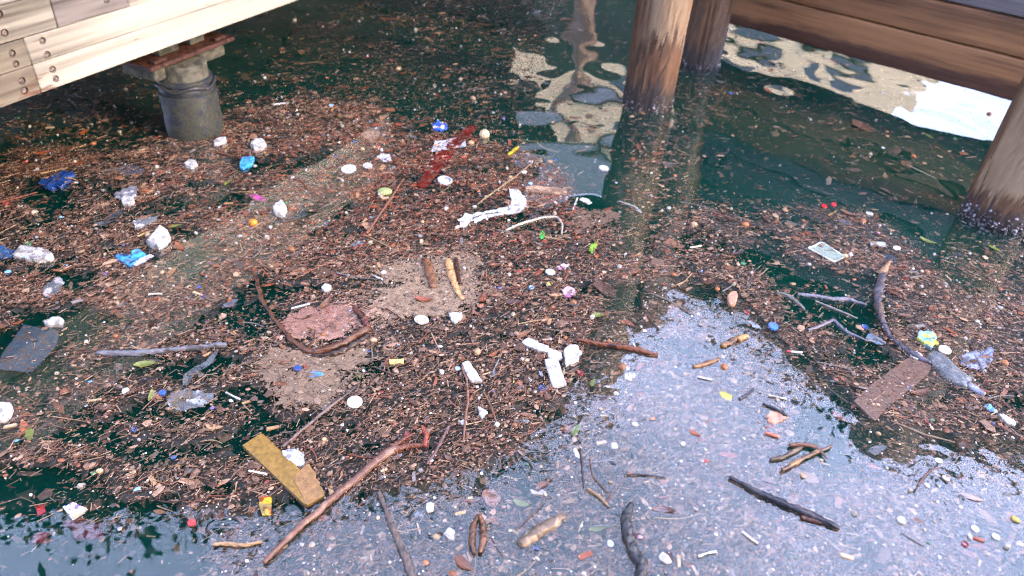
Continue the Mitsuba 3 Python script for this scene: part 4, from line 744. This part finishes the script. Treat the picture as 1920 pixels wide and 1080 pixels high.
slab('plastic_bag', 'torn bluish translucent bag near the right edge', 'bag', [(2.103, 2.71), (2.211, 2.77), (2.297, 2.791), (2.264, 2.711), (2.199, 2.638), (2.119, 2.623), (2.1, 2.657)], 0.010, '#8088a4', 'm_plastic', z0=-0.006, amp=0.014, freq=24, rough=0.01, col2='#59616f', cut=0.5)
slab('wrapper', 'small yellow snack wrapper with red marks below the plank', 'wrapper', [(-0.841, 1.658), (-0.798, 1.666), (-0.777, 1.586), (-0.805, 1.58), (-0.828, 1.618)], 0.008, '#b3982a', 'm_plastic', amp=0.008, freq=40, col2='#94441c', cut=0.58)
t = thing('purple_packet', 'crumpled purple and silver packet in the dark water at lower left', 'packet')
slab('packet', None, None, [(-1.483, 1.559), (-1.471, 1.578), (-1.426, 1.569), (-1.398, 1.558), (-1.417, 1.53), (-1.426, 1.512)], 0.016, '#6a548f', 'm_plastic', amp=0.012, freq=40, parent=t, col2='#c9c6cc', cut=0.52)
strip('gold_band', None, None, [(-1.422, 1.512), (-1.41, 1.53), (-1.394, 1.553)], [0.012, 0.012], '#b99f78', z=0.012, parent=t, n=12, amp=0.003)
slab('red_film', 'dark red scrap of film drifting under the purple packet', 'film', [(-1.449, 1.501), (-1.413, 1.537), (-1.332, 1.5), (-1.299, 1.451), (-1.348, 1.443), (-1.394, 1.464)], 0.003, '#43161b', 'm_plastic', z0=-0.012, amp=0.008, freq=30, rough=0.022)
slab('red_film', 'dark red scrap of film at the lower left edge of the litter', 'film', [(-1.544, 1.452), (-1.5, 1.464), (-1.46, 1.438), (-1.491, 1.415)], 0.003, '#581c1e', 'm_plastic', z0=-0.010, amp=0.008, freq=30, rough=0.016)
slab('red_film', 'bright dark red scrap of film left of the purple packet', 'film', [(-1.579, 1.56), (-1.556, 1.571), (-1.533, 1.542), (-1.551, 1.523)], 0.004, '#8a1a1c', 'm_plastic', z0=-0.006, amp=0.004, freq=20)
a = thing('red_tape', 'dark red translucent tape trailing over a white wrapper', 'tape')
strip('tape', None, None, [(-0.353, 4.889), (-0.405, 4.722), (-0.469, 4.529), (-0.517, 4.333), (-0.555, 4.123), (-0.586, 3.967)], [0.06, 0.085, 0.09, 0.10, 0.085, 0.06], '#551612', z=0.004, amp=0.012, parent=a, n=36, m=7, col2='#6e1f1b', cut=0.6, freq=12)
slab('wrapper', 'white and blue wrapper lying under the dark red tape', 'wrapper', [(-0.592, 4.462), (-0.582, 4.609), (-0.493, 4.657), (-0.389, 4.707), (-0.369, 4.56), (-0.452, 4.531), (-0.53, 4.471)], 0.004, '#b8bcc8', 'm_plastic', z0=0.0, amp=0.006, freq=20, col2='#b98f60', cut=0.66)
slab('wrapper', 'blue and gold printed wrapper near the dark red tape', 'wrapper', [(-0.635, 4.861), (-0.6, 4.939), (-0.544, 4.912), (-0.521, 4.843), (-0.566, 4.783), (-0.621, 4.809)], 0.014, '#2b5dc2', 'm_plastic', amp=0.014, freq=40, col2='#d9c596', cut=0.52, rough=0.01)
slab('wrapper', 'white and blue wrapper with a dark fold in the upper raft', 'wrapper', [(-0.923, 4.318), (-0.887, 4.385), (-0.841, 4.361), (-0.831, 4.301), (-0.875, 4.28)], 0.012, '#b4b8c4', 'm_plastic', amp=0.010, freq=30, col2='#3b62b8', cut=0.68, rough=0.008)
slab('blue_packet', 'bright blue folded packet near the sleeved pile', 'packet', [(-1.734, 4.121), (-1.731, 4.195), (-1.663, 4.191), (-1.649, 4.105), (-1.683, 4.029), (-1.711, 4.053)], 0.020, '#3f9ad4', 'm_plastic', amp=0.012, freq=24, col2='#9ad0ea', cut=0.7)
slab('blue_bag', 'crumpled deep blue bag in the shade under the wharf', 'bag', [(-2.764, 3.71), (-2.711, 3.783), (-2.686, 3.854), (-2.626, 3.849), (-2.581, 3.749), (-2.602, 3.682), (-2.646, 3.651)], 0.020, '#173a74', 'm_plastic', amp=0.026, freq=22, rough=0.018, n=60)
t = thing('blue_wrapper', 'blue and white snack wrapper crumpled beside the big foam block', 'wrapper')
slab('foil', None, None, [(-2.001, 3.042), (-1.973, 3.074), (-1.905, 3.044), (-1.859, 3.002), (-1.889, 2.961), (-1.945, 2.991)], 0.020, '#3a86bd', 'm_plastic', amp=0.018, freq=34, rough=0.008, col2='#1f3f66', cut=0.6, parent=t)
slab('flap', None, None, [(-1.941, 3.088), (-1.908, 3.112), (-1.85, 3.06), (-1.848, 3.012), (-1.901, 3.035)], 0.018, '#3f9bd0', 'm_plastic', amp=0.014, freq=30, rough=0.006, parent=t)
strip('edge', None, None, [(-1.873, 2.972), (-1.847, 3.022), (-1.822, 3.064)], [0.03, 0.04, 0.03], '#b9b6c8', z=0.010, parent=t, n=12)
slab('blue_wrapper', 'dark blue scrap of wrapper behind the white carton at the left edge', 'wrapper', [(-2.599, 3.026), (-2.571, 3.069), (-2.509, 3.037), (-2.478, 2.993), (-2.507, 2.961), (-2.561, 2.964)], 0.014, '#2c4c72', 'm_plastic', amp=0.014, freq=34, rough=0.01, col2='#8fa6bc', cut=0.66)
slab('blue_scrap', 'light blue plastic scrap shaped like a fish on the tan sediment', 'plastic', [(-0.839, 2.293), (-0.824, 2.311), (-0.788, 2.311), (-0.767, 2.3), (-0.785, 2.282), (-0.824, 2.278)], 0.010, '#4a90d0', 'm_plastic', rough=0.003)
slab('blue_film', 'dark blue film just below the light blue fish shaped scrap', 'film', [(-0.904, 2.241), (-0.873, 2.26), (-0.776, 2.266), (-0.751, 2.237), (-0.805, 2.206), (-0.873, 2.212)], 0.003, '#5a5a78', 'm_plastic', z0=-0.008, amp=0.003)
slab('blue_scrap', 'sky blue scrap near the right end of the brown litter', 'plastic', [(2.074, 2.393), (2.1, 2.399), (2.117, 2.359), (2.101, 2.345), (2.072, 2.361)], 0.006, '#66aee0', 'm_plastic', amp=0.006, rough=0.003)
slab('purple_strip', 'magenta plastic strip in the upper left of the raft', 'plastic', [(-1.556, 3.74), (-1.531, 3.756), (-1.45, 3.717), (-1.453, 3.686), (-1.506, 3.697)], 0.008, '#b0488f', 'm_plastic', amp=0.004)
slab('pink_wrapper', 'pink and white wrapper beside the white oval lid', 'wrapper', [(0.223, 3.223), (0.26, 3.253), (0.293, 3.247), (0.27, 3.214), (0.237, 3.2)], 0.006, '#d6a6cc', 'm_plastic', amp=0.006, col2='#f0eef0', cut=0.5)
slab('pink_wrapper', 'pale pink and purple wrapper in the centre right litter', 'wrapper', [(0.248, 3.014), (0.279, 3.059), (0.316, 3.036), (0.32, 2.987), (0.271, 2.959)], 0.008, '#b99aa6', 'm_plastic', amp=0.010, col2='#c468a8', cut=0.66)
slab('green_scrap', 'lime green plastic scrap at the edge of the green water', 'plastic', [(0.401, 3.408), (0.422, 3.475), (0.458, 3.496), (0.443, 3.435), (0.417, 3.368)], 0.008, '#7db83c', 'm_plastic', amp=0.006, rough=0.003)
slab('green_scrap', 'bright green scrap near the hooked white twig', 'plastic', [(0.131, 3.526), (0.148, 3.573), (0.163, 3.553), (0.157, 3.496), (0.14, 3.483)], 0.008, '#3aa64a', 'm_plastic')
slab('yellow_scrap', 'yellow plastic scrap in the middle of the sky reflection', 'plastic', [(0.915, 2.354), (0.931, 2.365), (0.972, 2.34), (0.959, 2.313), (0.927, 2.319)], 0.008, '#cbb93c', 'm_plastic', amp=0.003)
slab('orange_chunk', 'torn salmon orange sponge chunk in the sky reflection', 'sponge', [(1.088, 2.231), (1.111, 2.255), (1.154, 2.265), (1.172, 2.23), (1.145, 2.195), (1.088, 2.195)], 0.010, '#c98a72', 'm_foam', rough=0.01, amp=0.008)
slab('tan_chunk', 'round tan bread like chunk above the sky reflection', 'chunk', [(1.079, 3.042), (1.105, 3.09), (1.138, 3.094), (1.137, 3.048), (1.111, 2.988), (1.083, 2.981)], 0.020, '#a97f66', 'm_foam', rough=0.006, amp=0.006)
dished('bottle_cap', 'bright blue oval cap above the sky reflection', 'cap', (1.263, 2.836), 0.024, 0.010, '#2f6ad0', up=False, tilt=0.15)
dished('bottle_cap', 'bright red round cap at the lower left', 'cap', (-1.03, 1.533), 0.014, 0.008, '#d81f1c', up=False)
dished('bottle_cap', 'red cap on the green water, left of the pair', 'cap', (1.877, 4.07), 0.017, 0.01, '#c81e26', up=False)
dished('bottle_cap', 'pinkish red cap on the green water, right of the pair', 'cap', (1.945, 4.099), 0.016, 0.01, '#d0303c', up=False)
v, f = np.array(trimesh.creation.icosphere(2, 0.022).vertices), np.array(trimesh.creation.icosphere(2).faces); c = (-1.431, 3.436)
tag(obj('orange_ball', (v + [c[0], c[1], 0.008], f), 'm_plastic', smooth=True, color=tint(v, lin('#e08a18'), 0.1)), 'small round orange ball in the upper left litter', 'ball')
v2 = v * 1.6; c = (-0.261, 4.753)
tag(obj('cream_ball', (v2 + [c[0], c[1], 0.012], f), 'm_foam', smooth=True, color=tint(v2, lin('#c9b78e'), 0.2)), 'round cream ball floating right of the dark red tape', 'ball')
v3 = v * [2.0, 1.6, 0.9]; c = (-0.79, 3.879)
tag(obj('green_fruit', (v3 + [c[0], c[1], 0.006], f), 'm_leaf', smooth=True, color=tint(v3, lin('#94a068'), 0.2)), 'pale green fruit in the middle of the raft', 'fruit')
slab('cloth_scrap', 'tan square of sodden cloth with a pink spot in the upper raft', 'cloth', [(-1.092, 4.646), (-1.056, 4.721), (-0.982, 4.715), (-0.956, 4.651), (-0.99, 4.562), (-1.031, 4.555)], 0.008, '#8f7a66', 'm_foam', amp=0.006, rough=0.01, col2='#b98478', cut=0.74)
slab('grey_film', 'clear grey film spread in the water left of the yellow plank', 'film', [(-1.36, 2.109), (-1.304, 2.157), (-1.18, 2.145), (-1.178, 2.093), (-1.248, 2.042), (-1.323, 2.059)], 0.004, '#83868a', 'm_clear', z0=-0.004, amp=0.010, freq=22, rough=0.012, col2='#c6c8c8', cut=0.56)
strip('grey_film_strip', 'narrow bent strip of grey film dropping from the grey stick', 'film', [(-1.258, 2.411), (-1.263, 2.324), (-1.301, 2.28), (-1.32, 2.235), (-1.308, 2.182)], [0.01, 0.025, 0.035, 0.04, 0.02], '#6f757c', bsdf='m_clear', z=0.0, amp=0.006, n=26)
slab('grey_film', 'crumpled clear film with white edges in the left litter', 'film', [(-2.282, 3.639), (-2.257, 3.718), (-2.205, 3.738), (-2.162, 3.656), (-2.176, 3.593), (-2.238, 3.596)], 0.010, '#8c9096', 'm_clear', z0=0, amp=0.016, freq=30, rough=0.012, col2='#dfe2e4', cut=0.56)
slab('grey_film', 'milky film tangle beside the dark gap at left', 'film', [(-2.191, 2.722), (-2.201, 2.815), (-2.176, 2.845), (-2.135, 2.805), (-2.121, 2.721), (-2.133, 2.67)], 0.008, '#70767c', 'm_clear', z0=-0.002, amp=0.014, freq=30, rough=0.010, col2='#c8cacb', cut=0.6)
slab('grey_film', 'long crumpled clear sleeve with a white end in the left litter', 'film', [(-2.05, 3.366), (-2.032, 3.391), (-1.958, 3.434), (-1.94, 3.392), (-1.977, 3.332), (-2.012, 3.295)], 0.012, '#80868c', 'm_clear', z0=0, amp=0.012, freq=34, rough=0.006, col2='#eceeee', cut=0.6)
slab('pale_film', 'pale film blotch drifting by the sleeved pile under the wharf', 'film', [(-2.426, 3.933), (-2.372, 3.997), (-2.264, 3.971), (-2.247, 3.918), (-2.325, 3.866)], 0.006, '#5d626a', 'm_clear', z0=-0.002, amp=0.008, freq=24, rough=0.01)
slab('yellow_block', 'little pale yellow wood block on the brown litter', 'block', [(-0.513, 2.414), (-0.45, 2.427), (-0.446, 2.4), (-0.507, 2.39)], 0.012, '#c9b06c', 'm_wet_wood')
dished('bottle_cap', 'pale bluish cap by the red tipped stick', 'cap', (0.395, 1.563), 0.012, 0.006, '#9db8d8', up=False)
t = thing('tipped_stick', 'white lollipop stick with a red tip in the sky reflection', 'stick')
stick('shaft', None, None, [(1.3, 2.653), (1.354, 2.651)], [0.0045, 0.0045], '#f2f2f0', 'm_plastic', z=0.006, n=6, bump=0.02, parent=t)
stick('red_tip', None, None, [(1.283, 2.655), (1.3, 2.653)], [0.005, 0.005], '#d03a34', 'm_plastic', z=0.006, n=4, bump=0.02, parent=t)
for ln, lb in (([(0.866, 1.65), (0.913, 1.6)], 'white stick sloping down right in the sky reflection'), ([(0.692, 1.536), (0.758, 1.56)], 'white stick rising to the right near the bottom edge'), ([(0.835, 2.439), (0.895, 2.425)], 'white stick in the upper sky reflection'),
               ([(1.13, 2.352), (1.199, 2.336)], 'white stick right of the yellow scrap'), ([(-0.91, 1.767), (-0.841, 1.753)], 'white stick left of the yellow plank'), ([(-1.13, 2.15), (-1.063, 2.119)], 'pale blue stick left of the muddy sediment'),
               ([(-0.707, 3.036), (-0.644, 2.997)], 'white stick on the tan sediment'), ([(0.574, 2.638), (0.577, 2.612), (0.589, 2.584)], 'tiny white stick under the brown branch'), ([(0.962, 3.489), (1.031, 3.519)], 'cream stick at the left of the green water'),
               ([(0.325, 3.822), (0.354, 3.96)], 'pale stick on the grey patch of water'), ([(-1.022, 2.721), (-0.951, 2.766)], 'white stick beside the hooked branch'), ([(-1.708, 2.752), (-1.649, 2.767)], 'white stick in the left hand litter'), ([(-1.8, 5.03), (-1.702, 5.077)], 'white stick in the shade right of the sleeved pile')):
    stick('white_stick', lb, 'stick', ln, [0.0045, 0.0045], '#c8c8c2' if 'cream' not in lb else '#c9bf9e', 'm_plastic', z=0.005, n=8, bump=0.03, sides=8)
stick('orange_stick', 'short salmon pink stick in the sky reflection', 'stick', [(1.06, 2.131), (1.111, 2.113)], [0.007, 0.007], '#d0785a', 'm_plastic', z=0.005, n=8, bump=0.05)
stick('hooked_cord', 'pale hooked cord in the red leaf litter', 'cord', [(-0.057, 3.536), (0.006, 3.601), (0.095, 3.671), (0.172, 3.716), (0.233, 3.724), (0.26, 3.657), (0.255, 3.542)], [0.006, 0.007, 0.006, 0.006, 0.005], '#a8a08c', z=0.006, n=34, bump=0.08)
stick('yellow_straw', 'yellow straw piece at the upper centre of the raft', 'straw', [(-0.084, 4.476), (-0.051, 4.545), (-0.021, 4.606)], [0.010, 0.010], '#b5a32c', 'm_plastic', z=0.006, n=8, bump=0.03)

# ---------------------------------------------------------------- leaves, twigs, chips and scraps one could count
MARKS = {'yellow plank': (-0.784, 1.763), 'forked branch': (-0.531, 1.748), 'hooked branch': (-0.925, 2.574), 'broken white tray': (0.187, 2.542), 'grey bottle': (2.016, 2.584), 'brown board': (1.706, 2.467),
         'clear tray': (1.728, 3.54), 'torn white strip': (-0.121, 3.726), 'red tape': (-0.48, 4.471), 'dark plastic sheet': (-2.044, 2.329), 'long grey stick': (-1.499, 2.386), 'big foam block': (-1.851, 3.221), 'white carton': (-2.393, 3.003),
         'deep blue bag': (-2.677, 3.749), 'bright blue packet': (-1.692, 4.127), 'sleeved pile': (-2.09, 4.38), 'thick timber pile': (0.919, 5.419), 'right hand pile': (2.811, 3.929), 'split wood': (-0.297, 3.042), 'round white dish': (-0.411, 2.699),
         'black stick': (1.039, 1.783), 'curved black stick': (0.466, 1.612), 'bark curl': (-0.059, 1.559), 'orange sponge': (1.128, 2.226), 'yellow scrap': (0.939, 2.336), 'knobbly root': (1.06, 2.708), 'oval white lid': (-0.606, 2.148),
         'wet tissue': (-0.77, 1.839), 'purple packet': (-1.436, 1.546), 'grey film': (-1.268, 2.094), 'yellow wrapper': (-0.809, 1.624), 'blue cap': (1.263, 2.836), 'grey branch': (1.627, 3.095), 'wood slat': (0.168, 4.033), 'printed card': (2.075, 3.677),
         'hooked cord': (0.126, 3.669), 'rotten log': (0.159, 1.598), 'round cream ball': (-0.261, 4.753), 'lone red caps': (1.912, 4.088), 'red round cap': (-1.03, 1.533), 'crossed sticks': (1.173, 2.023), 'pale green fruit': (-0.79, 3.879), 'beam wall': (2.735, 6.125)}
def where(x, y):
    k = min(MARKS, key=lambda m: math.hypot(x - MARKS[m][0], y - MARKS[m][1])); dx, dy = x - MARKS[k][0], y - MARKS[k][1]
    far = '' if math.hypot(dx, dy) < 0.30 else 'some way '
    return (f'{far}left of the {k}' if dx < 0 else f'{far}right of the {k}') if abs(dx) > abs(dy) else (f'{far}in front of the {k}' if dy < 0 else f'{far}beyond the {k}')

def leaf_mesh(L, w, g):
    n = 9; u = np.linspace(0, 1, n); h = w / 2 * np.sin(np.pi * u ** 0.85) ** 0.8; h[0] = h[-1] = 0.0008
    curl = g.uniform(-0.5, 1.4) * L; fold = g.uniform(-0.1, 0.5); bend = g.uniform(-0.25, 0.25) * L; V = []
    for k in range(n):
        x = (u[k] - 0.5) * L; y0 = bend * (u[k] - 0.5) ** 2 * 2; zc = curl * (u[k] - 0.5) ** 2 * 0.5
        for a in (-1, -0.5, 0, 0.5, 1):
            V.append([x, y0 + a * h[k] * g.uniform(0.9, 1.08), zc + abs(a) * h[k] * fold])
    V = np.array(V); V = np.vstack([V + [0, 0, 0.0004], V - [0, 0, 0.0004]]); F = []
    for k in range(n - 1):
        for a in range(4):
            i0 = k * 5 + a; i1 = i0 + 5; F += [[i0, i1, i1 + 1], [i0, i1 + 1, i0 + 1]]
    F = np.array(F); return V, np.vstack([F[:, ::-1], F + 45])

def many(name, cat, n, seed, power, make, colours, words, dmin=0.05, big=(0.045, 0.075)):
    g = np.random.default_rng(seed); p = scatter(n * 3, seed + 1, power); got = []
    for q in p:
        if len(got) == n: break
        if name == 'foam_chip' and shapely.contains_xy(SKYZONE, *q) and g.random() < 0.45: continue
        if name == 'plastic_scrap' and shapely.contains_xy(SKYZONE, *q) and g.random() < 0.65: continue
        if all((q[0] - b[0]) ** 2 + (q[1] - b[1]) ** 2 > dmin ** 2 for b in got[-400:]): got.append(q)
    for k, q in enumerate(got):
        far = 0.85 + 0.10 * math.hypot(*q); ci = g.integers(0, len(colours)); cn, hx_ = colours[ci]
        v, f, bs, z = make(g, far)
        sub = g.normal(0, 0.05); yaw = float(flow(q[None])[0]) + g.normal(0, 0.8)
        v = turn(v, yaw, abs(g.normal(0, 0.08)), g.uniform(0, 6), (q[0], q[1], z))
        c = lin(hx_) * g.uniform(0.75, 1.2); zn = where(*q); ex = np.ptp(np.asarray(v)[:, :2], axis=0).max(); sz = 'large' if ex > big[1] else 'small' if ex < big[0] else 'middling'
        if shapely.contains_xy(SKYZONE, *q) and bs in ('m_leaf', 'm_wet_wood') and g.random() < 0.75: v = v - [0, 0, 0.008]; c = c * 0.7
        c2 = np.array([0.33, 0.26, 0.18]) if bs == 'm_foam' else None
        key = obj(name, (v, f), bs, smooth=False if name in ('film_scrap', 'foam_chip', 'plastic_scrap', 'wood_chip') else True, color=tint(v, c, col2=c2, cut=0.58))
        tag(key, words.format(sz, cn, zn), cat, f'loose {cat} pieces afloat')

def mk_leaf(g, far):
    L = g.uniform(0.035, 0.085) * far; v, f = leaf_mesh(L, L * g.uniform(0.28, 0.42), g); return v, f, 'm_leaf', g.uniform(-0.004, 0.003)
many('dead_leaf', 'leaf', 300, 11, 0.35, mk_leaf, [('rust', '#7c432a'), ('rust', '#884c30'), ('brown', '#664330'), ('brown', '#704e38'), ('brown', '#5c4032'), ('tan', '#947354'), ('dark', '#3d2b26'), ('dark', '#48352c'), ('yellow green', '#6e7638')], '{} {} dead leaf floating {}')

def mk_twig(g, far):
    L = float(np.exp(g.normal(-2.15, 0.5))) * far; n = 8; x = np.linspace(-L / 2, L / 2, n)
    b = g.normal(0, 0.09) * L; k = g.normal(0, 0.05) * L; r = g.uniform(0.0014, 0.0042) * far
    y = b * np.sin(np.linspace(0, np.pi, n)) + k * np.abs(np.linspace(-1, 1, n)); z = g.normal(0, 0.006, 2); zz = np.linspace(z[0], z[1], n)
    v, f = tube(np.column_stack([x, y, zz]), np.linspace(r, r * 0.55, n), 6, 0.25, int(g.integers(1e6))); return v, f, 'm_wet_wood', g.uniform(-0.004, 0.004)
many('loose_twig', 'twig', 300, 21, 0.9, mk_twig, [('brown', '#664636'), ('reddish', '#74402c'), ('grey', '#6c6662'), ('straw coloured', '#9a8058'), ('dark', '#382a24')], '{} {} loose twig lying {}', big=(0.09, 0.16))

def mk_chip(lo, hi, thick):
    def f_(g, far):
        L = g.uniform(lo, hi) * far * (0.7 if g.random() < 0.6 else 1.0); n = int(g.integers(7, 11)); a = np.sort(g.uniform(0, 2 * np.pi, n)) * 0.5 + np.linspace(0, 2 * np.pi, n, endpoint=False) * 0.5
        r = L / 2 * g.uniform(0.65, 1.0, n); el = g.uniform(0.5, 1.0); t = thick * L * g.uniform(0.6, 1.2)
        p = np.column_stack([r * np.cos(a), r * np.sin(a) * el])
        pts = np.vstack([np.column_stack([p * 0.85, np.full(n, 0.0)]), np.column_stack([p, np.full(n, t * 0.4)]), np.column_stack([p * g.uniform(0.6, 0.9), t * g.uniform(0.8, 1.2, n)])])
        m = m3.Manifold.hull_points(pts).to_mesh(); return np.array(m.vert_properties[:, :3], float), np.array(m.tri_verts), 'm_foam', -0.25 * t
    return f_
many('foam_chip', 'foam', 260, 31, 0.55, mk_chip(0.010, 0.034, 0.5), [('white', '#bdbab2'), ('white', '#c6c4bd'), ('cream', '#b0a48c'), ('off white', '#9c968a')], '{} {} foam chip {}', 0.06, (0.016, 0.027))
def mk_scrap(g, far):
    v, f, _, z = mk_chip(0.012, 0.036, 0.18)(g, far); v[:, 2] += 0.1 * v[:, 0] * g.normal() ; return v, f, 'm_plastic', 0.001
many('plastic_scrap', 'plastic', 290, 41, 0.7, mk_scrap, [('blue', '#34589c'), ('light blue', '#6fa6d8'), ('red', '#963430'), ('green', '#4b7c5c'), ('yellow', '#b3a24a'), ('orange', '#b8704e'), ('purple', '#6a5e90'), ('pink', '#b98490'), ('grey', '#8a9098'), ('dark grey', '#39424a'), ('grey', '#9a9a98'), ('off white', '#8f8c86'), ('tan', '#a58c72'), ('off white', '#9c988f')], '{} {} plastic scrap {}', 0.10, (0.018, 0.03))
def mk_wood(g, far):
    L = g.uniform(0.015, 0.055) * far; w = L * g.uniform(0.15, 0.4); t = min(w * 0.6, 0.008)
    k = g.uniform(0.7, 1.0, 8); c = np.array([[x * L / 2, y * w / 2, z * t / 2] for x in (-1, 1) for y in (-1, 1) for z in (-1, 1)]) * k[:, None]
    m = m3.Manifold.hull_points(c).to_mesh(); return np.array(m.vert_properties[:, :3], float), np.array(m.tri_verts), 'm_wet_wood', g.uniform(-0.003, 0.003)
many('wood_chip', 'wood', 300, 51, 0.9, mk_wood, [('brown', '#6c4c38'), ('tan', '#a3805c'), ('pale', '#b59a78'), ('grey', '#77706a'), ('dark', '#3c2c24'), ('reddish', '#7f4530')], '{} {} chip of wood {}', big=(0.022, 0.042))
def mk_cap(g, far):
    r = g.uniform(0.011, 0.016); h = r * 0.7
    v, f = lathe([(0, 0), (r * 0.9, 0), (r, h * 0.2), (r, h * 0.95), (r * 0.95, h), (r * 0.6, h * 1.04), (0, h * 1.04)] if g.random() < 0.6 else [(0, 0), (r * 0.9, 0), (r, h * 0.2), (r, h), (r * 0.86, h), (r * 0.82, h * 0.35), (0, h * 0.3)], 18)
    return v, f, 'm_plastic', -0.003
many('bottle_cap', 'cap', 46, 61, 0.6, mk_cap, [('white', '#c4c4c0'), ('white', '#b8b6b0'), ('blue', '#37589a'), ('pale blue', '#8fb8e0'), ('red', '#973430'), ('green', '#467c58')], '{} {} bottle cap {}', 0.15, (0.024, 0.029))
def mk_nut(g, far):
    r = g.uniform(0.008, 0.016) * far; m = trimesh.creation.icosphere(2, r); v = np.array(m.vertices) * [1.15, 0.95, 0.85]; return v, np.array(m.faces), 'm_leaf', 0.001
many('tree_nut', 'nut', 50, 71, 0.9, mk_nut, [('brown', '#7d5436'), ('orange brown', '#9a6038'), ('pale', '#ad916c')], '{} {} round tree nut {}', 0.15, (0.022, 0.03))

def mk_film(g, far):
    L = g.uniform(0.04, 0.10) * far; n = 9; a = np.linspace(0, 2 * np.pi, n, endpoint=False); rr = L / 2 * g.uniform(0.5, 1.0, n); el = g.uniform(0.4, 0.9)
    v, f = pad(np.column_stack([rr * np.cos(a), rr * np.sin(a) * el]), -0.001, 0.003, n=26, amp=0.009, freq=34, seed=int(g.integers(1e5)), rough=0.006); return v, f, 'm_clear' if g.random() < 0.7 else 'm_plastic', g.uniform(-0.010, -0.001)
many('film_scrap', 'film', 70, 81, 0.7, mk_film, [('clear grey', '#7d8388'), ('milky', '#a4a6a4'), ('slate', '#3d464e'), ('pale blue', '#8496a8'), ('brown', '#6a4c3a')], '{} {} crumpled film scrap {}', 0.2, (0.06, 0.09))
